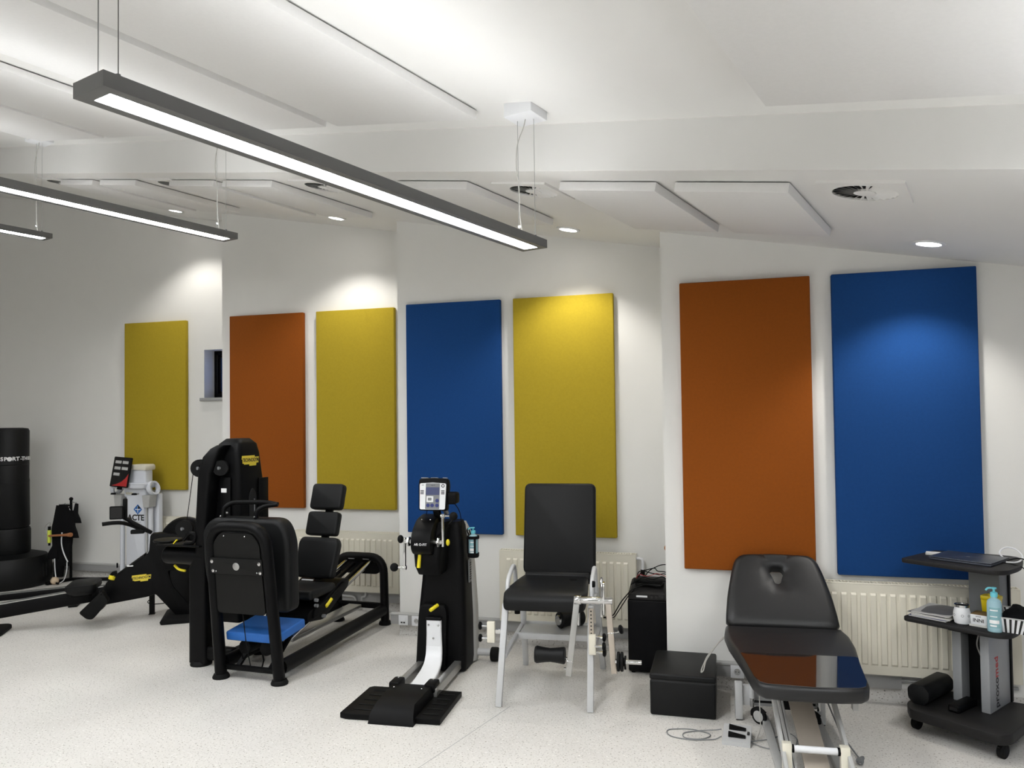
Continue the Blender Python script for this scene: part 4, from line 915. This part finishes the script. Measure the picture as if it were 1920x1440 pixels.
# padded foot plate behind the frame with its grab handle
B().prism(rpoly([(-.36, .45), (.275, .45), (.265, .95), (.20, 1.085), (-.36, 1.085), (-.45, 1.0), (-.43, .7)], [.05, .06, .1, .14, .14, .1, .1], 6), -.20, -.06, T(0, 0, 0) @ MXZ, .035, 4).o('foot_plate', 'vinyl', o, 50)
B().tube([(-.29, .10, 1.06), (-.29, .10, 1.15), (-.24, .14, 1.185), (.02, .15, 1.19), (.115, .16, 1.175)], .0165, 10, fr=.05).o('grab_handle', 'black', o)
B().tube([(-.01, .09, 1.06), (-.01, .09, 1.135), (.03, .12, 1.165), (.115, .16, 1.175)], .0165, 10, fr=.04).o('grab_handle', 'black', o)
for x in (-.29, -.01): B().ball((x, .07, 1.095), .007, 8).o('screw', 'chrome', o)
# blue pad and pulleys below
B().box(-.215, .205, .03, .36, .0, .062, .012, 3, m=T(0, 0, .245) @ RX(6)).o('blue_pad', 'bluepad', o)
for x in (-.11, .06):
    B().cyl((x, .09, .19), (x, .24, .19), .048, n=18, bev=.006).o('pulley', 'rubber', o)
    B().tube([(x-.03, .10, .15), (x-.02, .10, .11), (x-.035, .10, .06)], .006, 6).o('pulley_hook', 'blackp', o)
B().tube([(-.02, -.045, .47), (-.012, -.02, .25), (.005, .005, .09)], .0035, 6).o('steel_cable', 'rubber', o)
B().bar((-.14, .05, .06), (-.14, .30, .235), .03, .02).bar((.12, .05, .06), (.12, .30, .235), .03, .02).o('pad_strut', 'blackp', o)
# long frame and rear hoop
B().tube([(.23, .03, .10), (.215, 1.50, .125)], .045, 14, ry=.05).o('side_beam', 'black', o)
B().tube([(-.225, .03, .10), (-.225, 1.50, .125)], .04, 12, ry=.045).o('side_beam', 'black', o)
B().tube([(-.232, 1.53, .02), (-.232, 1.51, .575), (.222, 1.51, .575), (.222, 1.53, .02)], .036, 14, fr=.14, fn=7).o('rear_hoop', 'black', o)
for x in (-.232, .222): B().lathe([(.001, 0), (.052, 0), (.054, .01), (.045, .03), (.001, .03)], 18, T(x, 1.53, 0)).o('foot_pad', 'rubber', o)
B().bar((-.21, 1.51, .16), (.2, 1.51, .16), .035, .05, .008).o('rear_crossbar', 'black', o)
B().prism(rpoly([(-.20, .43), (.19, .43), (.19, .56), (-.20, .56)], .05), -1.525, -1.50, MXZ).o('hoop_plate', 'black', o)
for x in (-.07, .07): B().box(x-.03, x+.03, 1.475, 1.50, .555, .562, .002).o('guide_slot', 'alu', o)
for x in (-.12, .115): B().cyl((x, 1.50, .545), (x, .30, .205), .017, n=14).o('guide_rail', 'chrome', o)
for x in (-.045, .045): B().bar((x, 1.48, .52), (x, .75, .32), .028, .028, .003).o('inner_rail', 'blackp', o)
B().bar((-.002, .42, .16), (-.002, 1.42, .17), .12, .03, .004).o('floor_rail', 'alu', o)
# carriage, seat and three part backrest
cg = B().prism(rpoly([(.40, .30), (.62, .27), (.98, .44), (1.0, .50), (.88, .52), (.60, .40), (.42, .37)], .03), -.17, .19, MYZ, .008).o('carriage', 'black', o)
B().prism(rpoly([(.46, .31), (.70, .33), (.93, .46), (.90, .50), (.70, .42), (.48, .38)], .02), .19, .205, MYZ, .004).o('side_cover', 'blackp', cg)
B().cyl((.207, .62, .365), (.207, .70, .405), .014, n=10, bev=.004).o('yellow_release', 'yellow', cg)
for y, z in ((.50, .44), (.50, .40), (.60, .30)): B().cyl((.19, y, z), (.215, y, z), .013, n=10).o('bolt', 'grey', cg)
B().box(-.20, .19, .45, .80, .44, .51, .025, 4).o('seat', 'vinyl', o, 50)
B().box(-.1, .0, .765, .78, .515, .523, .002).o('seat_tag', 'white', o)
mp_ = T(-.01, .80, .50) @ RX(-18)
B().prism(rpoly([(-.165, .03), (.165, .03), (.18, .30), (.155, .345), (-.155, .345), (-.18, .30)], .03), -.04, .035, mp_ @ MXZ, .02, 3).o('backrest', 'vinyl', o, 50)
B().prism(rrect(-.14, .14, .36, .55, .03), -.04, .03, mp_ @ MXZ, .018, 3).o('shoulder_pad', 'vinyl', o, 50)
B().prism(rrect(-.14, .145, .568, .778, .035), -.04, .03, mp_ @ MXZ, .018, 3).o('headrest', 'vinyl', o, 50)
b = B(); b.box(-.03, .03, .045, .075, .0, .74, .004, m=mp_).o('backrest_post', 'blackp', o)

# ------------------------------------------------------------------ weight stack tower with cable arm
LM = Matrix.Translation(LX) @ RZ(LR)
TX = LM @ Vector((-.568, .15, 0))
o = thing('weight_tower', 'tall black weight stack tower with rounded hood behind the leg press', 'exercise machine', TX, LR)
B().loft([[(x, y, z) for x, y in rrect(-.075, .075, 0, .10, .03)] for z in (.02, .70)]+[[(x, y, z) for x, y in rrect(-.02+.0*z, .075, .0, .11, .03)] for z in (.80, 1.0)]+[[(x, y, 1.38) for x, y in rrect(.005, .115, .0, .16, .03)], [(x, y, 1.50) for x, y in rrect(.03, .15, .02, .16, .03)], [(x, y, 1.56) for x, y in rrect(.08, .17, .04, .16, .03)], [(x, y, 1.585) for x, y in rrect(.12, .20, .06, .16, .03)]]).o('front_column', 'black', o, 60)
B().lathe([(.001, 0), (.075, 0), (.076, .012), (.06, .032), (.001, .032)], 20, T(0, .05, 0)).o('foot_pad', 'rubber', o)
B().lathe([(.001, 0), (.06, 0), (.06, .012), (.05, .03), (.001, .03)], 18, T(.25, .40, 0)).o('foot_pad', 'rubber', o)
B().box(.0, .29, .02, .09, .04, .14, .02, 3).o('lower_crossbeam', 'black', o)
B().box(.21, .29, .02, .42, .03, .12, .02, 3).o('lower_crossbeam', 'black', o)
hood = [sec(.05, .285, .11, .42, .30, .03), sec(.045, .29, .11, .43, .9, .03), sec(.05, .285, .115, .41, 1.30, .035), sec(.055, .275, .12, .385, 1.52, .045), sec(.07, .265, .13, .37, 1.59, .05), sec(.11, .23, .165, .335, 1.63, .05)]
hd2 = B().loft(hood).o('hood', 'blackp', o, 60)
B().box(.288, .298, .33, .44, .30, 1.33, .004).o('rear_guard', 'blackp', o)
B().prism(rpoly([(.22, .75), (.30, .75), (.30, 1.22), (.26, 1.27), (.22, 1.22)], .03), .27, .292, MYZ).o('stack_slot', 'ink', o)
B().cyl((.294, .28, .8), (.293, .275, 1.18), .004, n=8).o('guide_rod', 'grey', o)
badge(hd2, Matrix.Translation((.281, .25, 1.465)) @ RY(-3) @ Matrix(((0, 0, 1, 0), (1, 0, 0, 0), (0, 1, 0, 0), (0, 0, 0, 1))), .19)
B().box(.13, .22, .095, .108, .75, 1.35, .003).o('front_shroud', 'blackp', o)
B().box(.145, .19, .090, .0955, 1.24, 1.27).o('white_label', 'wink', o); B().box(.15, .20, .091, .0955, 1.09, 1.10).o('white_label', 'lgrey', o)
def wheel(x, y, z, r, par, w_=.03): 
    wl = B().lathe([(.001, -w_/2), (r, -w_/2), (r, -w_/4), (r*.86, 0), (r, w_/4), (r, w_/2), (.001, w_/2)], 28, T(x, y, z) @ RZ(20) @ RX(90)).o('pulley_wheel', 'rubber', par)
    B().cyl((x-.006, y-w_*.8, z), (x+.006, y+w_*.8, z), .012, n=10).o('pulley_axle', 'grey', wl); return wl
wheel(-.05, .10, 1.415, .065, o); wheel(.16, .07, 1.42, .055, o)
wheel(-.145, .05, .975, .062, o, .035)
B().bar((-.05, .10, 1.42), (.03, .10, 1.44), .03, .03).o('pulley_bracket', 'black', o)
B().cyl((-.108, .10, 1.40), (-.135, .06, 1.03), .003, n=6).o('steel_cable', 'rubber', o)
B().tube([(-.30, .06, .775), (.05, .06, .775)], .062, 18, ry=.062).ball((-.30, .06, .775), .062, 18, (.6, 1, 1)).o('arm_housing', 'black', o)
B().box(-.34, .05, -.03, .16, .855, .868, .005).o('accessory_tray', 'blackp', o)
B().lathe([(.001, 0), (.10, 0), (.105, .008), (.10, .016), (.03, .018), (.001, .02)], 24, T(-.34, .10, .868)).o('tray_disc', 'blackp', o)
B().tube([(-.11, .0, .90), (-.05, .0, .96), (.0, .0, .94), (-.02, .0, .88), (-.10, .0, .87)], .013, 8, fr=.04).o('handle_bracket', 'black', o)
B().bar((-.20, .0, .87), (-.17, .0, .90), .012, .008).o('yellow_tab', 'yellow', o)
B().tube([(-.245, .06, .70), (-.20, .05, .672), (-.14, .05, .667)], .009, 8, fr=.05).o('yellow_band', 'yellow', o)

# ------------------------------------------------------------------ rowing machine
RX0 = (-3.0, 6.87, 0)
o = thing('rowing_machine', 'black rowing machine with long rail, seat and handle, pointing left', 'rowing machine', RX0, 17)
B().bar((-2.9, 0, .005), (-.55, 0, .285), .085, .115, .012).o('rail', 'black', o)
for y in (-.03, .03): B().bar((-2.85, y, .075), (-.62, y, .337), .016, .008).o('rail_track', 'alu', o)
B().prism(rpoly([(-1.75, -.20), (-1.40, -.20), (-1.36, -.14), (-1.36, .14), (-1.40, .20), (-1.75, .20)], .04), 0, .03, None, .006).o('rear_foot', 'rubber', o)
B().box(-1.68, -1.5, -.05, .05, .028, .12, .006).o('rear_foot_bracket', 'black', o)
sm = T(-.79, 0, .335) @ RY(-2)
se = B().loft([[tuple(sm @ Vector((x, y, z))) for x, y in rrect(-.11+i_, .13-i_, -.15+i_, .15-i_, .05)] for z, i_ in ((-.055, .045), (-.03, .015), (.0, .0), (.035, .0), (.05, .02))]).o('seat', 'vinyl', o, 50)
B().box(-.87, -.71, -.05, .05, .26, .29, .006).o('seat_carriage', 'blackp', o)
bd = [(-.63, .175), (-.256, .223), (-.204, .243), (-.03, .03), (.09, .03), (.09, .10), (-.06, .30), (-.10, .44), (.06, .44), (.10, .52), (.06, .74), (-.17, .775), (-.245, .77), (-.256, .61), (-.295, .58), (-.60, .37)]
body = B().prism(rpoly(bd, .02, 2), -.06, .06, T(0, 0, 0) @ MXZ, .01).o('body_frame', 'black', o)
B().prism([(-.60, .372), (-.57, .395), (-.29, .60), (-.295, .577)], -.064, .064, MXZ).o('top_edge_trim', 'blackd', o)
badge(body, T(-.31, -.0602, .392) @ RX(90) @ RZ(4), .15)
B().box(-.43, -.38, -.0655, -.03, .498, .508, .001, m=None).o('white_label', 'wink', body)
B().box(-.09, .08, -.05, .07, .12, .47, .01).o('lower_housing', 'blackp', o)
B().lathe([(.001, -.07), (.19, -.07), (.2, -.05), (.2, .05), (.19, .07), (.001, .07)], 32, T(.02, .10, .69) @ RX(90)).o('flywheel_cover', 'blackp', o)
B().prism(rpoly([(-.14, .0), (.22, .0), (.22, .035), (-.10, .05), (-.15, .03)], .012), -.22, .22, MXZ, .006).o('front_foot', 'rubber', o)
for y in (-.16, .16):
    B().prism(rpoly([(-.775, .158), (-.715, .10), (-.668, .094), (-.55, .24), (-.60, .33)], .02, 3), -y-.05, -y+.05, MXZ, .006).o('footrest', 'rubber', o)
    B().tube([(-.60, y-.05, .30), (-.63, y, .325), (-.60, y+.05, .30)], .008, 6, fr=.03).o('foot_strap', 'cloth', o)
B().bar((-.64, -.16, .20), (-.64, .16, .20), .03, .03, .004).o('footrest_axle', 'black', o)
B().prism(rpoly([(-.58, .42), (-.55, .46), (-.52, .465), (-.515, .43)], .01), .01, .05, MXZ).o('strap_guide', 'blackp', o)
B().cyl((-.555, -.05, .395), (-.545, -.05, .425), .028, n=16, bev=.003).o('yellow_knob', 'yellow', o)
B().bar((-.24, 0, .775), (-.47, 0, .925), .035, .03, .006).o('monitor_arm', 'black', o)
B().bar((-.455, .0, .91), (-.455, .0, 1.09), .035, .04, .01).o('monitor_post', 'black', o)
mo = B().box(-.57, -.46, -.065, -.035, .915, 1.03, .008).o('monitor', 'blackp', o)
B().box(-.56, -.47, -.0665, -.0645, .925, 1.02).o('screen', 'screen', mo)
B().tube([(-.615, -.12, .885), (-.54, -.10, .892), (-.47, -.06, .885), (-.40, .0, .85), (-.35, .10, .80)], .0175, 10, fr=.05).o('handle_bar', 'rubber', o)
B().tube([(-.39, -.02, .84), (-.25, 0, .765)], .003, 6).o('pull_strap', 'rubber', o)
B().box(-.41, -.30, -.03, .03, .775, .81, .008).o('handle_rest', 'rubber', o)
# low black rail behind it
o = thing('floor_rail', 'low black rail lying behind the rowing machine at the left edge', 'exercise rail', Vector(RX0)+RZ(17) @ Vector((0, .9, 0)), 17)
B().bar((-3.0, 0, .06), (-.95, 0, .155), .08, .06, .01).o('rail', 'black', o)
for y in (-.025, .025): B().bar((-2.9, y, .096), (-1.0, y, .184), .012, .006).o('rail_track', 'alu', o)
for x in (-1.05, -2.6): B().box(x-.04, x+.04, -.12, .12, 0, .03, .006).box(x-.03, x+.03, -.03, .03, .028, .13 if x > -2 else .06).o('foot', 'rubber', o)
# dark post behind the rower
o = thing('cable_post', 'short dark floor post of a stand between the rower and the wall', 'stand', Vector(RX0)+RZ(17) @ Vector((-.275, .25, 0)), 17)
B().box(-.022, .022, -.022, .022, .004, .30, .003).o('post', 'blackd', o); B().box(-.026, .026, -.026, .026, 0, .006).o('post_foot', 'rubber', o)
B().tube([(.0, -.03, .15), (-.04, -.06, .12), (.02, -.08, .105), (.12, -.06, .10), (.16, -.03, .14)], .004, 6, fr=.03).o('hanging_cable', 'rubber', o)

# ------------------------------------------------------------------ punching bag
o = thing('punching_bag', 'tall black freestanding punching bag at the left edge', 'punching bag', (-5.55, 8.38, 0), 33)
B().lathe([(.001, 0), (.38, 0), (.405, .03), (.415, .12), (.405, .24), (.36, .32), (.25, .35), (.001, .352)], 40).o('base', 'vinyl', o)
B().lathe([(.001, .345), (.195, .345), (.205, .37), (.205, .60), (.195, .625), (.001, .63)], 36).o('lower_ring', 'vinyl', o)
bg = B().lathe([(.001, .625), (.185, .63), (.197, .65), (.190, 1.10), (.191, 1.14), (.187, 1.17), (.188, 1.69), (.175, 1.715), (.12, 1.725), (.001, 1.725)], 36).o('bag', 'vinyl', o)
for z in (1.12, 1.32): B().lathe([(.188, z-.003), (.1915, z), (.188, z+.003)], 36).o('seam', 'vinyl', bg)
r = .1905; W_ = 'SPORT-THIEME'; ang = -111
for ch in W_:
    if ch == 'O':
        m = RZ(ang) @ T(r, 0, 1.385) @ RY(90) @ RZ(90)
        B().cyl(tuple(m @ Vector((.0, 0, -.001))), tuple(m @ Vector((.0, 0, .001))), .024, n=18).o('ball_emblem', 'wink', bg)
        B().bar(tuple(m @ Vector((-.008, -.008, .0012))), tuple(m @ Vector((.008, .008, .0012))), .004, .001).o('emblem_stroke', 'ink', bg)
        ang += 12.5; continue
    text(ch, .058 if W_.index(ch) < 5 else .052, 'wink', bg, RZ(ang) @ T(r, 0, 1.385) @ RY(90) @ RZ(90), 'lettering', .001, .03 if True else 0)
    ang += {'I': 6.0, '-': 6.5, 'M': 14}.get(ch, 10.8)
for a in (-40, -33): B().bar(tuple(RZ(a) @ Vector((.414, 0, .1))), tuple(RZ(a) @ Vector((.408, 0, .24))), .008, .006).o('base_seam', 'rubber', o)

# ------------------------------------------------------------------ stand hung with straps, pump and bands
SX = Vector((-5.03, 8.53, 0)); SM = Matrix.Translation(SX) @ RZ(-15.6)
o = thing('accessory_stand', 'slim black floor stand with hooks for training straps', 'stand', SX, -15.6)
B().cyl((.05, .04, .03), (.05, .04, .90), .014, n=12).o('pole', 'black', o)
B().bar((.05, .04, .02), (.56, .16, .02), .045, .03, .004).o('foot_bar', 'black', o); B().bar((.05, .04, .02), (-.02, -.22, .02), .045, .03, .004).o('foot_bar', 'black', o)
B().ball((.05, .04, .915), .022, 10).o('pole_cap', 'blackp', o)
for x, y, z in ((-.06, .0, .86), (-.09, .02, .74), (.16, .02, .88), (.12, -.04, .84)): B().cyl((.05, .04, z), (x, y-.02, z), .004, n=6).o('hook', 'chrome', o)
def strap(label, pts, w_, th=.006, m='cloth', name='training_strap'):
    ob = thing(name, label, 'strap', SX, -15.6, 'straps on the black stand')
    b = B(); P = fillet(pts, .03, 3); 
    secs = []
    for i, p in enumerate(P):
        tn = (P[min(i+1, len(P)-1)]-P[max(i-1, 0)]).normalized(); nx = Vector((1, .15, 0)); ny = tn.cross(nx).normalized(); ww = w_[0]+(w_[1]-w_[0])*i/(len(P)-1)
        secs.append([p+nx*x*ww+ny*y for x, y in ((-.5, -th), (.5, -th), (.5, th), (-.5, th))])
    b.loft(secs).o('webbing', m, ob); B().tube([P[0]+Vector((-.012, 0, 0)), P[0]+Vector((0, 0, .018)), P[0]+Vector((.012, 0, 0))], .003, 6).o('buckle', 'chrome', ob)
strap('wide black strap bundle hanging at the left of the stand', [(-.02, -.02, .85), (-.04, -.05, .62), (-.02, -.05, .36)], (.10, .13), .02)
strap('long black strap hanging to the floor from the stand', [(.04, -.03, .86), (.03, -.06, .5), (-.03, -.05, .06)], (.12, .10), .018)
strap('black flared strap end low at the left of the stand', [(-.03, -.06, .48), (-.06, -.08, .36), (-.07, -.085, .26)], (.05, .13), .012)
strap('black harness strap with buckle at the right of the stand', [(.17, .0, .87), (.19, -.04, .74), (.20, -.045, .66)], (.03, .13), .01)
strap('short black harness flap hanging in the middle of the stand', [(.12, -.05, .80), (.15, -.07, .60), (.17, -.07, .50)], (.10, .16), .014)
strap('narrow black strap hanging low at the right of the stand', [(.10, -.06, .56), (.09, -.07, .36), (.08, -.065, .19)], (.14, .10), .012)
o = thing('hand_pump', 'lime green hand pump hanging on the stand', 'pump', SM @ Vector((-.115, -.09, .42)), -15.6)
B().cyl((0, 0, .02), (0, 0, .16), .021, n=16, bev=.003).o('pump_barrel', 'lime', o); B().cyl((0, 0, .16), (0, 0, .20), .016, n=12).o('pump_cap', 'blackp', o)
B().cyl((0, 0, -.01), (0, 0, .02), .012, n=12).o('pump_nozzle', 'blackp', o); B().tube([(0, 0, .20), (.02, 0, .25), (-.05, .0, .22), (-.075, .0, .15), (-.03, .0, .10)], .004, 6, fr=.04).o('pump_hose', 'cordg', o)
o = thing('skipping_handle', 'turned wooden handle hung across the stand', 'handle', SM @ Vector((-.10, -.11, .52)), -15.6)
B().lathe([(.001, 0), (.010, .0), (.012, .05), (.013, .16), (.016, .25), (.024, .29), (.022, .31), (.001, .312)], 14, RY(86)).o('handle_grip', 'wood', o); B().tube([(.24, 0, .01), (.25, 0, -.05), (.255, 0, -.08)], .004, 6).o('handle_loop', 'cloth', o)
tag(B().tube([SM @ Vector(p) for p in ((.06, -.09, .56), (.06, -.10, .44), (.09, -.10, .34), (.15, -.10, .24))], .007, 8, fr=.05).o('rubber_tube', 'white'), 'pale rubber tube hanging in front of the stand', 'tube')
tag(B().tube([SM @ Vector(p) for p in ((-.03, -.10, .27), (-.025, -.10, .14), (.0, -.11, .06))], .006, 8, fr=.05).o('rubber_tube', 'white'), 'short pale rubber tube hanging low beside the ball', 'tube')
tag(B().tube([SM @ Vector(p) for p in ((.14, -.10, .24), (.15, -.11, .14), (.12, -.12, .04), (.07, -.13, .010))], .005, 8, fr=.06).o('rubber_tube', 'white'), 'pale tube curling down to the floor right of the ball', 'tube')
o = thing('leather_ball', 'small cream leather ball on the floor under the stand', 'ball', SM @ Vector((.035, -.16, .042)), 0)
B().ball((0, 0, 0), .042, 20).o('ball_cover', 'leather', o); B().lathe([(.0418, -.001), (.0426, 0), (.0418, .001)], 24, RX(60) @ RY(20)).o('ball_seam', 'wood', o)
B().cyl((.03, -.02, -.022), (.06, -.03, -.028), .011, n=10).o('ball_valve', 'rubber', o)

# ------------------------------------------------------------------ white body measuring column
AX = (-4.05, 8.15, 0)
o = thing('body_scanner', 'white body measuring column with tablet screen and handles', 'measuring device', AX, -15.6)
cl_ = B().prism(rrect(-.115, .115, .04, .98, .01), -.10, .0, MXZ, .008).o('front_panel', 'whitec', o)
B().box(-.10, .22, .10, .16, .05, 1.0, .01).o('rear_frame', 'whitec', o)
for x in (-.20, .165):
    B().cyl((x, .04, .05), (x, .04, .92), .024, n=14).o('side_tube', 'whitec', o)
    B().prism(rpoly([(x-.05, .99), (x+.05, .99), (x+.035, .86), (x-.035, .86)], .01), -.07, .03, MXZ).o('tube_bracket', 'lgrey', o)
B().box(.115, .135, .02, .09, .05, .95, .004).o('side_strip', 'lgrey', o)
B().box(-.30, .22, -.20, .18, .0, .05, .02, 3).o('base_plate', 'lgrey', o)
B().prism(rpoly([(-.27, 1.06), (.16, 1.06), (.18, 1.12), (-.28, 1.12)], .02), -.12, .06, MXZ, .015).o('head_beam', 'whitec', o)
B().box(-.15, .13, .0, .12, .96, 1.26, .02, 3).o('head_block', 'whitec', o); B().prism(rpoly([(-.04, 1.26), (.15, 1.25), (.155, 1.29), (.14, 1.315), (-.04, 1.315)], .015), -.13, .02, MXZ, .01).o('top_cap', 'cream', o)
for sx, x in ((-1, -.28), (1, .19)):
    B().lathe([(.055, -.02), (.075, -.025), (.08, 0), (.075, .025), (.055, .02)], 24, T(x, .05, 1.06) @ RY(75*sx), True).o('grip_ring', 'whitec', o)
mt = T(-.115, -.06, 1.235) @ RX(-9) @ RY(4)
tb = B().prism(rrect(-.115, .115, -.16, .16, .012), .0, .018, mt @ MXZ, .004).o('tablet', 'blackp', o)
B().prism(rrect(-.108, .108, -.152, .152, .008), .018, .0186, mt @ MXZ).o('tablet_screen', 'screen', tb)
for x0, x1, z0 in ((-.09, -.01, .09), (.005, .08, .09), (-.09, -.01, .025), (.005, .085, .025), (-.09, -.01, -.04)): B().prism([(x0, z0), (x1, z0), (x1, z0+.03), (x0, z0+.03)], .0186, .019, mt @ MXZ).o('readout', 'lgrey', tb)
B().prism([(-.09, -.148), (.105, -.148), (.105, -.01), (.075, -.06), (.03, -.10), (-.03, -.13)], .0186, .0189, mt @ MXZ).o('red_field', 'red', tb)
B().box(-.03, .03, -.002, .012, -.185, -.155, .004, m=mt).o('tablet_foot', 'blackp', tb)
for x in (-.03, .0, .03): B().lathe([(.008, -.006), (.014, -.006), (.014, .006), (.008, .006)], 12, T(x-.06, -.015, 1.005) @ RX(90), True).o('sensor_ring', 'cream', o)
for x in (-.20, .07):
    B().cyl((x, -.03, 1.005), (x, -.085, 1.005), .008, n=8).o('knob_stem', 'alu', o); B().prism(rpoly([(x-.03, .998), (x+.03, .998), (x+.02, 1.018), (x-.02, 1.018)], .008), .08, .10, MXZ).o('clamp_knob', 'blackp', o)
text('ACTE', .085, 'ink', cl_, T(.01, -.0008, .745) @ RX(90), bold=.035)
text('professional', .022, 'lgrey', cl_, T(.02, -.0008, .70) @ RX(90))
B().prism([(.0, -.055), (.055, 0), (0, .055), (-.055, 0)], .0002, .001, T(.035, 0, .835) @ MXZ).o('diamond_emblem', 'bink', cl_)
for a in (0, 90): B().prism([(-.004, -.035), (.004, -.035), (.004, .035), (-.004, .035)], .001, .0014, T(.035, 0, .835) @ MXZ @ RZ(a)).o('emblem_ray', 'wink', cl_)
B().prism([(.035, .84), (.075, .85), (.035, .88)], .001, .0016, MXZ).o('emblem_corner', 'ink', cl_)
B().lathe([(.045, 0), (.05, 0), (.05, .0008), (.045, .0008)], 4, T(.04, -.0006, .62) @ RX(90) @ RZ(45), True).o('printed_square', 'grey', cl_)
B().box(-.225, -.175, .0, .07, .05, .17, .006).o('tube_foot', 'lgrey', o); B().box(-.225, -.16, -.03, .03, .05, .13, .01).o('cable_box', 'blackp', o)
B().cyl((-.25, .02, .20), (-.25, .02, .25), .008, n=8).o('side_clip', 'blackp', o)
